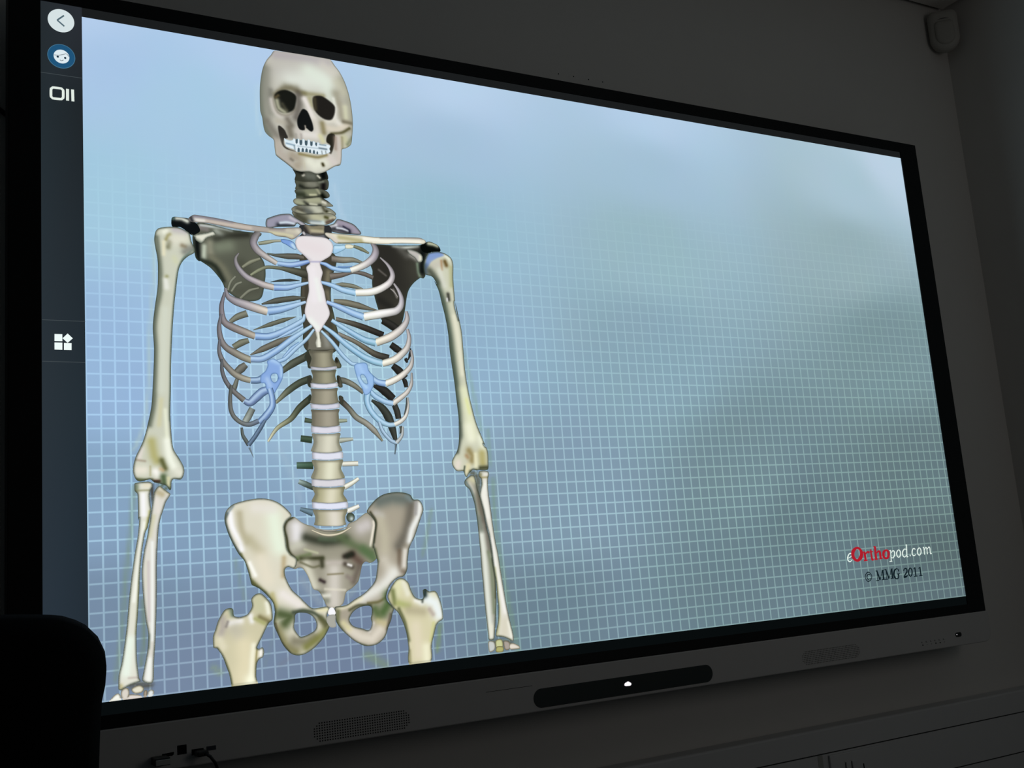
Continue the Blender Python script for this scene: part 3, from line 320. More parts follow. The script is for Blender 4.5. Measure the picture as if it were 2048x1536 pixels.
('poly','hip_bone',[(484.3,266.4),(493.8,278.8),(504.3,287.7),(517.3,293.7),(536.5,296),(553.1,294.3),(563.2,290.3),(567.9,283),(577,282.1),(583,275.3),(584.9,264.5),(580.1,252.8),(573.9,238.9),(566.3,221.6),(559,210.2),(554.6,201.1),(551.1,183.9),(549.2,168.9),(542.8,159),(531.2,156.3),(519.4,148),(512.4,137.1),(509.9,124.4),(518.6,112.8),(521.9,108.2),(519.1,101.9),(516.1,91.4),(510.7,81.1),(503.8,65.7),(491.5,56.3),(478.6,53.9),(467.1,55.6),(451.6,64.5),(438.6,76.3),(430,85.5),(423.3,96.7),(421.7,108.4),(421.9,118.9),(425.1,120.2),(441.1,121),(455.2,128.3),(469.5,135.2),(481.6,143.9),(491.7,155),(495.9,170.3),(497.9,183.9),(496,193.1),(492.3,212.9),(497,239.2),(497.5,248.4),(491.9,257.9)],(168,160,142),[('s',[(506.5,281.8),(529.6,286.8),(555,283.5)],18.8,(104,114,108),0.9),('s',[(563.4,273.7),(557.9,250.2),(549.9,227.1),(537.1,208)],15.4,(106,102,92),0.85),('s',[(557.9,288.1),(562.7,283.2)],8.7,(120,136,136),0.8),('s',[(500.3,262.2),(508.8,258.3)],10.1,(186,184,178),0.8),('s',[(507,250.3),(512.9,224.4),(511.6,203.7)],16.8,(190,184,160),0.8),('s',[(579.1,275.4),(575.1,255.4),(561.9,233.6),(556.8,215)],9.5,(232,234,230),0.95),('s',[(572.9,279.3),(570.2,259.2)],5.2,(160,158,156),0.8),('s',[(547.4,199.2),(543.9,176.2)],7.6,(222,218,208),0.9),('s',[(537.2,199.8),(535.2,168.7),(544.4,164.6)],6.8,(104,88,72),0.65),('s',[(510.6,186.5),(519.4,168.7)],16.7,(204,198,182),0.8),('s',[(490.4,265),(499.4,248.3),(493.7,216.3)],3.3,(62,62,42),0.85),('s',[(494.3,204.7),(498.1,186.1)],5,(92,104,66),0.8),('s',[(525.6,164.6),(502.8,144.4),(478.7,134.4),(466.8,130)],18.1,(228,228,220),0.9),('s',[(466.8,129),(443.2,119.2),(429.5,117.2)],6.4,(226,220,190),0.9),('s',[(477.9,120.5),(495.5,121.2),(507.6,126.7)],4.1,(110,104,66),0.85),('s',[(512.6,130.7),(513,117.6),(502.7,104.5)],14,(86,112,66),0.95),('s',[(488.9,109.9),(495.2,97.6)],12.3,(92,112,70),0.9),('s',[(427,112.1),(426,94.3),(433.2,82.1)],6.4,(112,116,78),0.85),('s',[(446.8,80.8),(463.3,69.7),(481.5,64.7),(496.3,78.2)],16.2,(220,212,196),0.9),('s',[(493.6,91.3),(506.2,85.8)],9.8,(200,188,140),0.7),('s',[(477.7,77.8),(484.1,89)],4.9,(236,230,225),0.8),('s',[(435,93.5),(443.6,84.3)],8,(215,208,160),0.8),('s',[(429.8,80.3),(451.4,61.4),(469.4,54.8)],4,(96,100,70),0.8),('s',[(446.3,112.6),(461.6,118.7),(482.3,116.9)],4,(86,88,60),0.85),('s',[(515.4,100.1),(508,77.1)],4.1,(105,96,80),0.8)],[[(445.6,99.9),(451.8,108.9),(461.3,114.5),(471.9,116.8),(482.2,114.8),(483.4,105.1),(481.1,96.7),(482.3,88.1),(477.2,79),(466.4,82.1),(452.8,86.6),(446.9,92.4)]],(3.4,(60,70,60),0.85),1.6,1,None),
('poly','pubic_symphysis',[(410.8,109.3),(413.6,118.3),(419.4,118.9),(423.3,110.3),(421.1,107.6)],(240,240,246),[],[],(1.2,(190,180,160),0.5),1.2,1,None),
('poly','pubic_symphysis',[(411,107.2),(421.6,107.3),(421.9,97.8),(422.4,89.4),(413.4,89.2),(409.2,94.8),(407.3,101.3)],(168,168,158),[],[],(2,(150,150,140),0.7),1.6,1,None),
('tube','rib',[(325,726.1),(317.8,715.6),(315.2,705),(321.5,694),(334.6,684.7),(352.3,674.5)],[10.04,12.55,12.55,12.55,10.88,8.37],[(120,118,116),(146,140,148),(172,166,164),(188,182,172)],(64,66,60),None,None,0,0),
('poly','costal_cartilage',[(360.9,715.9),(370.1,716.6),(379.2,714.5),(384.8,709.7),(386.1,700.4),(378.7,702.1),(369.7,707.3),(362.4,710.7)],(120,158,220),[('s',[(380.1,708.1),(384.5,702.6)],5.1,(190,220,235),0.9)],[],(1.5,(50,80,110),0.8),1.6,1,None),
('tube','first_rib',[(323.1,705.7),(335.5,708.5),(349.3,712),(360.8,713.5)],[5.9,6.75,5.06,4.22],[(140,146,124),(160,160,140)],(60,66,56),None,None,0,0),
('tube','costal_cartilage',[(354,674.6),(375.1,673.6),(392.6,677.3),(408.6,682.4)],[7.68,9.39,9.39,5.97],[(150,185,225),(140,172,225),(120,150,215)],(44,74,98),(186,214,238),None,0,0),
('tube','rib',[(290.8,687),(285.5,678.7),(286.3,668.5),(292.5,657.6),(304.2,647.1),(328.2,637.3),(346,633.6)],[2.47,4.94,7.41,9.05,9.87,11.52,10.7],[(125,122,122),(150,145,152),(170,162,166),(190,182,174)],(64,66,60),None,None,0,0),
('tube','costal_cartilage',[(346,633.3),(367.6,634.6),(385.1,639.5),(407.5,646.1)],[11,10.15,7.61,3.38],[(128,162,220),(150,186,228),(170,205,232)],(44,74,98),(186,214,238),None,0,0),
('tube','rib',[(267.5,627.8),(268.9,620.1),(272.4,613.1),(283,607),(299.2,602.2),(317.8,597),(333.7,592.8)],[4.06,6.49,9.74,12.98,14.61,14.61,13.8],[(128,125,132),(150,145,152),(176,170,172),(205,196,180)],(64,66,60),None,None,0,0),
('tube','costal_cartilage',[(334.5,593.4),(354.7,597.3),(377.8,604.8),(398.3,612.2)],[14.23,12.56,9.21,4.19],[(138,176,225),(150,188,230),(178,210,235)],(44,74,98),(186,214,238),None,0,0),
('tube','rib',[(266.1,620.6),(260.7,599.9),(260.9,582.1),(265.3,571),(277.6,564.3),(296.4,557),(312.1,551.1)],[4.01,7.22,9.63,11.23,12.84,12.84,11.23],[(112,110,118),(128,122,128),(142,134,132),(172,164,148)],(64,66,60),None,None,0,0),
('tube','costal_cartilage',[(312.3,551.2),(336,552.1),(363.4,563.8),(391.6,581),(395.4,591.2)],[12.45,11.62,9.96,7.47,4.15],[(130,168,222),(148,184,226),(170,208,235)],(44,74,98),(186,214,238),None,0,0),
('tube','rib',[(259.5,585.3),(255.6,563.3),(258.1,543.4),(265.5,531.6),(277.8,524),(291,517.1),(305.1,511.9)],[3.98,7.16,9.55,10.35,11.94,11.94,11.14],[(110,110,118),(124,120,124),(135,130,122),(158,156,136)],(64,66,60),None,None,0,0),
('tube','costal_cartilage',[(391.2,572.6),(369.3,560.2),(350.8,550.5)],[4.17,6.67,2.5],[(150,188,228)],(44,74,98),(186,214,238),None,0,0),
('tube','costal_cartilage',[(303.6,514),(322.7,515.2),(346.9,529.4),(373.4,549.8),(406.6,572.5)],[10.69,10.69,10.69,9.87,4.94],[(150,180,218),(138,176,225),(150,190,230),(175,212,235)],(44,74,98),(186,214,238),None,0,0),
('tube','rib',[(255.8,544.9),(254.5,525.7),(259.4,509.9),(269.1,497.4),(278.2,488.8),(290.5,482.7),(302.3,479.7)],[3.96,6.33,8.7,9.49,10.28,10.28,9.49],[(104,106,114),(118,116,118),(140,136,124),(165,162,145)],(64,66,60),None,None,0,0),
('tube','costal_cartilage',[(385.2,543.1),(371.1,532.4),(356.1,516.2)],[4.98,7.46,4.98],[(120,168,222),(140,180,228)],(44,74,98),(186,214,238),None,0,0),
('tube','costal_cartilage',[(410.2,566.5),(396.2,549.2),(377.1,532.6),(359.8,516.3),(346.1,510.7)],[4.16,5.83,6.66,6.66,6.66],[(170,205,228),(145,185,228)],(44,74,98),(186,214,238),None,0,0),
('tube','costal_cartilage',[(302.3,479.5),(315.4,480.5),(327.4,486.6)],[10.44,11.24,12.85],[(120,150,190)],(44,74,98),(186,214,238),None,0,0),
('tube','rib',[(257.9,513),(258.1,493.9),(263,478.2),(272.6,464.1),(282.5,454.7),(290.8,447.6)],[3.93,6.29,7.08,7.87,8.65,9.44],[(92,96,100),(108,108,112),(122,118,112)],(64,66,60),None,None,0,0),
('tube','costal_cartilage',[(291.1,446.7),(299.6,443.8),(310,452.6),(320.5,461.5),(332.4,466.1)],[8.78,11.97,14.36,14.36,11.17],[(118,140,180),(125,155,205)],(44,74,98),(186,214,238),None,0,0),
('poly','costal_cartilage',[(329.9,511.7),(340.4,515.7),(352,507.9),(355.3,499),(353.9,484.1),(345.9,469.2),(338,457.3),(332,455.8),(326.6,466),(324.7,474.8),(318.2,476.1),(318.7,487.9),(326.3,495.4),(330.3,504.4)],(132,168,224),[('s',[(337.3,513.4),(349,509.3)],6.5,(170,205,240),0.8),('s',[(352.5,501.9),(352.6,487.1)],4.1,(175,210,240),0.8),('s',[(328.7,482.2),(332.7,471.9)],6.5,(170,200,235),0.7),('s',[(339.3,489.8),(346.5,484)],3.3,(80,120,170),0.7)],[[(335.6,488.2),(340.1,491.3),(345.2,489.9),(345.7,482.5),(341,477.2),(336,480.8)]],(2,(70,105,150),0.7),1.6,1,'blue cartilage plate with a small round hole,left lower ribs'),
('tube','costal_cartilage',[(332.5,467.5),(335.6,452.9),(335,438.2),(324.9,423.6),(312.8,412)],[9.63,9.63,10.43,12.03,10.43],[(132,168,220),(125,160,212),(108,138,185)],(44,74,98),(186,214,238),None,0,0),
('tube','rib',[(271.3,472),(269.1,452.2),(269.3,434.1),(274.3,421.5),(285.6,412.1),(298.1,409.7),(312.5,415.2)],[4.71,6.28,7.07,7.07,7.07,7.85,7.85],[(92,96,92),(104,106,104),(112,116,112),(105,120,140)],(64,66,60),None,None,0,0),
('tube','rib',[(285.3,404.9),(286.9,392),(295.7,377)],[3.91,5.48,7.04],[(92,100,98)],(64,66,60),None,None,0,0),
('tube','costal_cartilage',[(294.9,377),(304.7,389),(315.4,404.8),(323.1,416.4)],[7.11,7.11,7.11,4.74],[(92,112,135)],(44,74,98),(120,145,175),None,0,0),
('tube','cartilage_tip',[(296.2,373.4),(299.5,364.8),(302.1,357.6)],[3.13,1.96,0.78],[(110,125,135)],(95,110,125),None,None,0,0),
('tube','rib',[(520.8,722.9),(526,715.4),(526.7,706.9),(521.8,696.8),(509.9,686.2),(494.6,677.8),(479.6,671.7)],[7.23,10.84,13.55,13.55,12.65,11.75,10.84],[(130,125,128),(170,164,172),(205,202,198),(228,226,212)],(64,66,60),None,None,0,0),
('poly','costal_cartilage',[(451.3,712.6),(461.2,714.3),(472.2,715.5),(471.9,708.5),(460.6,701.6),(450.5,699)],(158,200,232),[('s',[(454.9,709.5),(469.6,711.3)],4.4,(195,225,240),0.8)],[],(1.5,(70,110,120),0.8),1.6,1,None),
('poly','first_rib',[(472.3,716),(482.1,717.2),(488.7,714.1),(484.2,710.5),(473.1,709.6)],(228,226,200),[],[],(1.5,(120,120,90),0.7),1.6,1,None),
('tube','first_rib',[(486.9,714.6),(501.4,710.3),(514.1,704.1)],[5.41,7.21,3.61],[(125,128,104)],(60,66,50),None,None,0,0),
('tube','costal_cartilage',[(478.6,671.9),(464.9,670.9),(447,673.2),(435.4,678.9),(423.6,681)],[8.78,7.9,7.9,7.02,3.51],[(148,196,232),(148,190,235),(132,165,225)],(44,74,98),(186,214,238),None,0,0),
('tube','costal_cartilage',[(456.8,676.3),(468.9,676.6),(482.4,678.8)],[2.66,3.54,1.77],[(110,150,205)],(44,74,98),(130,170,215),None,0,0),
('tube','rib',[(534.4,698.3),(546.3,687.7),(553.3,677.2),(555.1,666.3),(548,653.7),(530.9,642.4),(511.9,635.8),(485.9,633.1)],[2.72,5.44,8.16,9.97,11.78,12.69,13.6,12.69],[(150,146,148),(168,162,168),(215,210,208),(236,236,224),(234,234,218)],(64,66,60),None,None,0,0),
('tube','costal_cartilage',[(485.3,632.4),(463.1,636.4),(445.4,643),(425.5,647.6)],[11.37,10.49,8.75,5.25],[(158,205,236),(160,200,236),(150,188,232)],(44,74,98),(186,214,238),None,0,0),
('tube','rib',[(556.8,653.7),(564.9,641.4),(569.3,627.1),(566.3,613.6),(556.2,604.6),(528.2,598.4),(498.2,592)],[3.62,6.34,9.06,11.78,13.59,15.4,14.5],[(160,156,158),(172,168,176),(205,202,202),(236,236,230),(236,238,222)],(64,66,60),None,None,0,0),
('tube','costal_cartilage',[(497.2,591.6),(479,597.2),(455.5,606.6),(433.8,614.2)],[13.1,12.23,10.48,6.11],[(150,192,235),(145,185,232),(158,188,236)],(44,74,98),(186,214,238),None,0,0),
('tube','rib',[(576.6,605.7),(577.7,593.6),(573.8,583.8),(562.8,571.3),(543.6,558.6),(517.3,548.2)],[5.42,9.04,10.85,13.56,14.46,13.56],[(165,160,162),(190,186,184),(214,208,198),(222,216,196)],(64,66,60),None,None,0,0),
('tube','costal_cartilage',[(516.4,547.8),(497.1,552.1),(472,565.2),(441.1,583.3)],[13.1,11.36,9.61,6.99],[(140,192,215),(140,188,222),(165,205,235)],(44,74,98),(186,214,238),None,0,0),
('tube','rib',[(576.6,574.3),(578.9,558.3),(573.5,540.6),(558.2,525.8),(546,518.4),(526.6,512.4)],[5.39,8.09,10.79,12.59,12.59,11.69],[(165,160,162),(190,186,182),(214,210,200),(232,228,208)],(64,66,60),None,None,0,0),
('tube','costal_cartilage',[(526.6,512.4),(511.2,515.9),(492.2,523.9),(465.9,541.7),(443.1,560.9),(425.7,573.3)],[11.29,12.16,11.29,10.42,7.82,5.21],[(158,205,226),(138,190,222),(150,196,228),(170,212,238)],(44,74,98),(186,214,238),None,0,0),
('tube','rib',[(581.2,537.6),(582.4,521.7),(577.1,507.3),(561,492.7),(543.7,483.3),(530.2,478.1)],[3.58,6.27,8.95,10.74,11.64,11.64],[(150,148,148),(190,186,180),(222,216,205),(232,230,214)],(64,66,60),None,None,0,0),
('tube','costal_cartilage',[(530.2,478.1),(515.6,481),(503.1,490),(492.6,503.7)],[11.36,10.49,11.36,10.49],[(146,182,232),(140,180,225)],(44,74,98),(186,214,238),None,0,0),
('tube','costal_cartilage',[(483.3,509.7),(472.1,511),(457,524.4),(439.2,546.9),(422.1,564.7)],[7.74,6.88,7.74,6.88,4.3],[(155,195,228),(150,192,225),(170,208,230)],(44,74,98),(186,214,238),None,0,0),
('tube','rib',[(579.5,497.9),(577.7,478.9),(569.2,464.6),(555.1,453.5),(541.2,444.3)],[3.56,6.24,8.02,8.91,9.8],[(150,148,146),(196,192,186),(214,208,196)],(64,66,60),None,None,0,0),
('tube','costal_cartilage',[(542,444.3),(526.6,447.8),(510.8,456.1),(501.7,465.3)],[9.6,9.6,9.6,8.73],[(160,196,228),(145,190,226)],(44,74,98),(186,214,238),None,0,0),
('tube','costal_cartilage',[(497.6,465.2),(495,448.3),(501.2,431.5),(514.9,416.2),(530.7,408.5),(543.9,408.8)],[12.14,10.41,10.41,10.41,8.67,7.81],[(150,198,232),(150,198,228),(165,200,220)],(44,74,98),(186,214,238),None,0,0),
('poly','costal_cartilage',[(476.8,508.8),(488.3,512.9),(498.7,511.6),(502.1,499.3),(509.6,490.2),(508.7,474.6),(501.5,462.2),(492.4,458.3),(488.1,468.2),(481.7,481.9),(477.7,495.7)],(145,182,230),[('s',[(484.8,508.2),(490.5,496)],6.9,(160,198,240),0.8),('s',[(483.6,486.6),(495.6,471.4)],5.2,(175,212,242),0.8),('s',[(502.9,486.9),(505.6,477.7)],7,(150,190,232),0.7)],[[(487,491.3),(491.9,492.1),(496.4,485.3),(497.5,477.6),(492.8,479),(488.3,485.1)]],(2,(70,110,150),0.75),1.6,1,'blue cartilage plate with a slanted oval hole,right lower ribs'),
('tube','rib',[(569.4,455.2),(569.2,439.5),(563.9,423.9),(554.2,414.6),(542.2,408.8)],[2.65,4.42,6.19,7.96,7.96],[(165,165,160),(205,203,196),(215,215,205)],(64,66,60),None,None,0,0),
('tube','costal_cartilage',[(514.7,413.1),(520.2,397.8),(532.4,383.2),(542.7,377.7)],[6.07,6.94,6.94,6.94],[(150,180,205)],(44,74,98),(186,214,238),None,0,0),
('tube','rib',[(556.9,405.3),(554.2,389.9),(543.5,377.7)],[3.5,5.26,7.01],[(170,172,168),(175,185,188)],(64,66,60),None,None,0,0),
('tube','cartilage_tip',[(542.6,376.2),(541.1,367),(539.3,358.7)],[4.35,2.61,2.17],[(95,110,120)],(80,95,105),None,None,0,0),
('poly','sternum',[(388.8,721.8),(400.1,725.4),(419.9,725.8),(437.3,725.1),(447.5,719),(450.5,708.8),(445.4,695.3),(433.6,686.6),(426.3,680.9),(427.6,672.3),(429.8,663.9),(426.5,649.9),(430.8,632.2),(433.4,614.3),(438.4,594.1),(428.8,576.7),(420.5,564.5),(415.1,558.4),(409.7,569.1),(400,580.5),(395.6,594.5),(399,611.6),(404.1,630.5),(404,646.7),(403.8,659.5),(401.8,671.3),(408.2,679.5),(400.9,689.3),(388.7,700.3),(384.9,712)],(226,221,222),[('s',[(397.6,709.6),(427.5,703.4)],20.8,(224,214,216),0.8),('s',[(409.1,681.3),(426.4,682.6)],2.2,(150,148,190),0.7),('s',[(412.8,667.8),(412.8,616.6)],10.3,(232,226,230),0.8),('s',[(418,651),(423.2,617.2)],6.9,(232,240,232),0.6),('s',[(404.3,582.3),(415.7,570.2)],8.5,(232,240,232),0.7),('s',[(391,696.2),(409.3,684.7)],4.3,(196,190,198),0.6)],[],(2,(130,125,130),0.6),1.6,1,'pale pink breastbone'),
('tube','xiphoid_process',[(415.3,562.6),(416.5,552.6),(416.1,544.2),(416.6,536.7)],[7.63,5.94,10.18,8.48],[(205,205,190),(222,222,205)],(120,120,105),(240,240,225),None,0,0),
('poly','sternoclavicular_joint',[(397.3,731.4),(400.8,733.4),(403.9,728.6),(402.1,725.9),(398,728.1)],(190,186,186),[],[],(1.5,(60,60,70),0.8),1.2,1,None),
('poly','clavicle',[(213.2,738.1),(219,743.2),(222.9,744.6),(242.2,743.5),(266.6,741.2),(291.3,737.8),(311.3,736),(335.6,735.1),(343.9,734.1),(360.2,734.8),(376.8,737.3),(393.5,739.1),(396.7,736.4),(396.9,731.4),(392.1,725.9),(385.5,719.8),(378.4,717.1),(371.1,719.8),(359.6,720.1),(351.5,721.5),(343.5,724.9),(310.9,725.5),(285.9,727.4),(261.3,730.3),(241.9,732.3),(227.4,732),(218.7,732),(213.5,733.5)],(172,164,156),[('s',[(222.8,741.6),(251.9,741.3),(281.3,738.4)],4.9,(128,124,138),0.85),('s',[(221.7,736.4),(237.1,735.8)],5.6,(226,224,216),0.9),('s',[(242,735.7),(271.2,733.3),(311.1,730.8)],4.9,(205,192,178),0.75),('s',[(216.5,739.9),(218.8,734)],5.6,(50,52,58),0.9),('s',[(343.5,725.8),(363.9,725.1),(380.3,723.2)],5.1,(210,206,166),0.85),('s',[(343.8,732.4),(368.4,733.8)],3.4,(150,138,132),0.7),('s',[(348.1,718.7),(367.8,719.6)],3.4,(120,120,90),0.8),('s',[(389.9,732.4),(393.1,730.2)],6.9,(222,218,200),0.8),('s',[(372.4,731.7),(386.4,730.4)],6.9,(205,200,176),0.7)],[],(2,(84,84,80),0.75),1.6,1,'left collar bone,greyish'),
('poly','clavicle',[(436.6,732.2),(448.3,734.5),(480.8,734.2),(502,734.8),(526,734.2),(561.5,736.7),(589.3,739.1),(610.4,740.2),(621.4,736.5),(622.5,732.5),(616.6,728.7),(588.5,727.7),(560.8,725.3),(549.7,723.1),(525.3,721.7),(501.2,721),(479.9,718.6),(459,716.8),(453.9,717.7),(447.7,722.9)],(224,220,200),[('s',[(462.2,728),(483,726.6),(501.4,724.9)],7.2,(176,170,122),0.85),('s',[(444.2,729.7),(456.6,721.1)],7.1,(206,196,188),0.7),('s',[(536.8,733.9),(575.3,737.2),(614.5,738.8)],3.7,(150,146,146),0.85),('s',[(507,729.3),(547.3,728.8),(609.9,732.8)],5.5,(240,238,224),0.9),('s',[(460.3,717.8),(493.2,720.6),(519.9,721.9)],2.7,(110,108,70),0.8)],[],(1.8,(84,84,70),0.75),1.6,1,'right collar bone,cream'),
('poly','humerus',[(162.3,711),(167,717.1),(177.8,720.1),(188.1,721.5),(199.4,720.9),(208.8,716.8),(214.3,712.4),(216.9,699.5),(221.4,688.5),(220.2,681.4),(211.5,675.7),(203.7,668.1),(197.8,657.7),(194.7,645.5),(192.4,629.4),(189,604),(187.5,591.2),(184.1,552.4),(181.2,506.2),(179.7,461.3),(178.1,425.3),(179.3,389.5),(181.8,372.1),(189.1,359.1),(195.5,346.1),(196.2,336.3),(191.2,326.7),(178.8,326.3),(175.9,311.4),(169.5,317.6),(161.7,320.8),(152.4,323.3),(146.8,327.9),(132.2,325),(125.9,329.5),(122.8,340.1),(123.9,351.6),(127.4,363.2),(133.1,374.7),(138,386.1),(142.9,401.8),(144.1,407.3),(150.6,437.3),(154,478.6),(156.3,523.7),(155.3,560),(158.9,591.3),(163.6,623.2),(164.8,655.3),(164.1,670.2),(161.7,684.8),(160.2,698.8)],(200,203,184),[('s',[(164,702.3),(165.8,682.4),(168.1,650.5),(167.4,618.6),(161.6,586.7),(158,559.1),(159.5,524.2),(157.1,477.9),(154.1,439.6),(147.7,409.3)],6.8,(104,112,96),0.85),('s',[(217.5,686.5),(202.5,669.1),(195,644.4),(189.5,604.1),(184.5,552.4),(180.2,462.8),(178.4,416.9)],3.9,(112,138,126),0.85),('s',[(175.7,711.9),(178.6,714.1)],7.1,(232,234,216),0.9),('s',[(178.3,700.1),(181.2,706.4),(184.1,708.6)],4.7,(140,132,72),0.85),('s',[(183.8,696.6),(180.8,688.3)],7.1,(118,118,88),0.8),('s',[(191.4,701.2),(202.8,704.2)],17.4,(220,218,200),0.85),('s',[(191.8,717.3),(206.9,715.7)],9.5,(188,182,186),0.8),('s',[(202.5,692.1),(207.1,690.5)],6.3,(140,126,100),0.8),('s',[(206,682.3),(215.7,689.1)],9.5,(128,130,122),0.8),('s',[(174.4,695.8),(174,675.8)],4.7,(228,222,188),0.8),('s',[(176.9,639.3),(177.8,640.4)],4.7,(150,150,100),0.9),('s',[(189.7,671),(192.4,665.3)],7.8,(205,208,170),0.6),('s',[(176,635.1),(177.2,623.2)],7,(228,230,222),0.8),('s',[(174.2,587.4),(169.8,524.5),(167,462.7)],10.6,(206,212,196),0.7),('s',[(165.2,447.3),(161.4,409.3)],5.9,(206,202,160),0.7),('s',[(170.7,432.1),(172.5,386.5)],4.5,(228,232,206),0.8),('s',[(150,384.2),(153.3,362.7),(156.9,355.8)],11.7,(178,174,112),0.9),('s',[(164.4,355.7),(168.8,343.9)],7.4,(96,98,56),0.95),('s',[(172.6,383.9),(174.9,362.3),(181.2,346.5)],10.4,(238,242,226),0.9),('s',[(186.7,338.6),(190.5,336.5)],9.6,(226,226,210),0.8),('s',[(134.9,372.7),(131.9,360.2)],6.5,(222,214,206),0.8),('s',[(131.6,341.8),(138,341.7)],11.6,(230,224,208),0.9),('s',[(154.7,339.4),(158.3,334.4)],8.8,(242,240,232),0.95),('s',[(127.3,357.3),(140.1,355.2)],2.9,(160,145,125),0.7),('s',[(147.4,347.3),(147.1,333.7)],2.5,(170,165,120),0.6),('s',[(127.7,328.5),(141.4,326.7),(148.9,326.9)],4.3,(92,98,58),0.9),('s',[(152.5,324.9),(160,324.7)],4.4,(58,26,16),0.9),('s',[(165.7,331.3),(167.3,318.7),(173.8,311.7)],8.8,(86,104,70),0.95),('s',[(173.2,329.2),(173,318.5)],4.4,(215,212,168),0.85),('s',[(180.7,326),(191.2,327.2)],3,(70,92,72),0.8),('s',[(165,341),(162.3,343.1)],4.4,(205,170,120),0.6)],[],(3.4,(60,70,60),0.85),1.6,1,'left upper arm bone'),
('poly','humerus',[(641.3,717.3),(649.9,717.3),(661.2,714.1),(670.8,706.7),(673.5,694.7),(671.6,670.3),(671.7,643.5),(672.5,616.8),(675.8,595),(670.4,627.2),(676.7,601.3),(680.9,571.4),(681.4,537.4),(682,503.7),(684.9,472.1),(689.2,444.7),(696.3,411.4),(706.9,382.1),(711.2,368.4),(707,374.8),(713.3,365.9),(715,355.9),(714.3,340.8),(712.4,329.6),(703.1,328),(695.5,328.8),(689.1,328.3),(683,329.7),(674.8,323.1),(668.8,317.1),(664.8,327),(661.4,327.7),(651.9,328),(645.6,334.9),(643.5,343.5),(647.6,352),(654.5,361.8),(659,375.4),(661.7,397.8),(662.1,415.3),(660.5,390.2),(662.4,419.2),(660.7,452.3),(659.1,481.6),(656.7,511),(654.5,538.6),(653.7,570.3),(650.4,598),(645.7,621.8),(641.1,645.6),(633.8,663.2),(638.4,657.5),(630.8,670.3),(618.3,673.4),(616,679.9),(616.2,693.2),(620.5,704.2),(626.8,713.4)],(202,204,180),[('p',[(620,697.5),(622.8,707.1),(628.3,714.2),(641.4,717.9),(656.9,714.8),(656.9,710.8),(643.3,705.7),(631.4,698.1),(623.6,688.4),(617,684)],3,(122,152,208),0.95),('s',[(618.1,690.7),(618.6,677.4)],8.5,(78,100,128),0.85),('s',[(627.3,680.7),(640.1,661.6)],13.2,(72,78,66),0.85),('s',[(636.6,692.1),(645.4,695.4)],13.3,(196,192,178),0.8),('s',[(661.1,712.7),(666.5,707.7)],8.7,(232,236,214),0.9),('s',[(657.3,700.3),(659.7,693.7)],6.7,(110,88,48),0.95),('s',[(650.2,701.1),(650.4,685)],3.8,(170,130,90),0.7),('s',[(645.9,682),(652.5,655.7)],9.5,(214,216,202),0.8),('s',[(668.1,690.3),(666.9,656.6)],6.7,(176,178,128),0.7),('s',[(635.8,661.4),(646.6,633.9),(652.7,600.1),(656.6,566.4),(658.5,534.7),(660.6,501.2),(663,467.9),(663.2,428.9),(661.2,390.2)],11.2,(78,92,78),0.92),('s',[(659,640.6),(659.8,630.6)],5.7,(68,68,60),0.95),('s',[(656.5,632.4),(656.6,628.4)],2.8,(225,225,225),0.9),('s',[(667.9,600.9),(671.8,567),(674.1,527.3),(676.1,497.6)],7.5,(226,224,200),0.8),('s',[(677,468.1),(682.5,429),(685.9,390)],14.9,(224,228,190),0.85),('s',[(680.1,452.4),(684.7,429)],5.6,(222,226,140),0.5),('s',[(681.4,403.9),(684,385.1)],14.8,(232,234,208),0.9),('s',[(663.1,410.3),(662.5,385.3),(655.8,360.6)],6.4,(96,104,92),0.85),('s',[(702.2,384.9),(706.5,368.5)],11.2,(234,238,212),0.8),('s',[(678,362.7),(684.3,353.9),(682.2,345.2)],10.1,(150,134,84),0.85),('s',[(672.5,354.1),(674.4,351.6)],6.4,(160,120,75),0.6),('s',[(702.7,357.3),(702.8,341.1)],13,(178,168,104),0.85),('s',[(690,356.3),(689.8,336.3)],6.4,(230,228,190),0.85),('s',[(697.9,332.4),(710.5,332.8)],6.5,(74,76,50),0.92),('s',[(655.7,342),(653.9,335.9)],10.9,(226,216,204),0.85),('s',[(674.6,336.7),(671,326.9)],8.2,(222,214,170),0.9),('s',[(677.9,326.7),(689.1,328.3)],4.6,(92,92,56),0.9),('s',[(667.6,335.6),(665.5,327)],2.7,(60,72,56),0.8)],[],(3.4,(60,70,60),0.85),1.6,1,'right upper arm bone with a blue ball joint'),
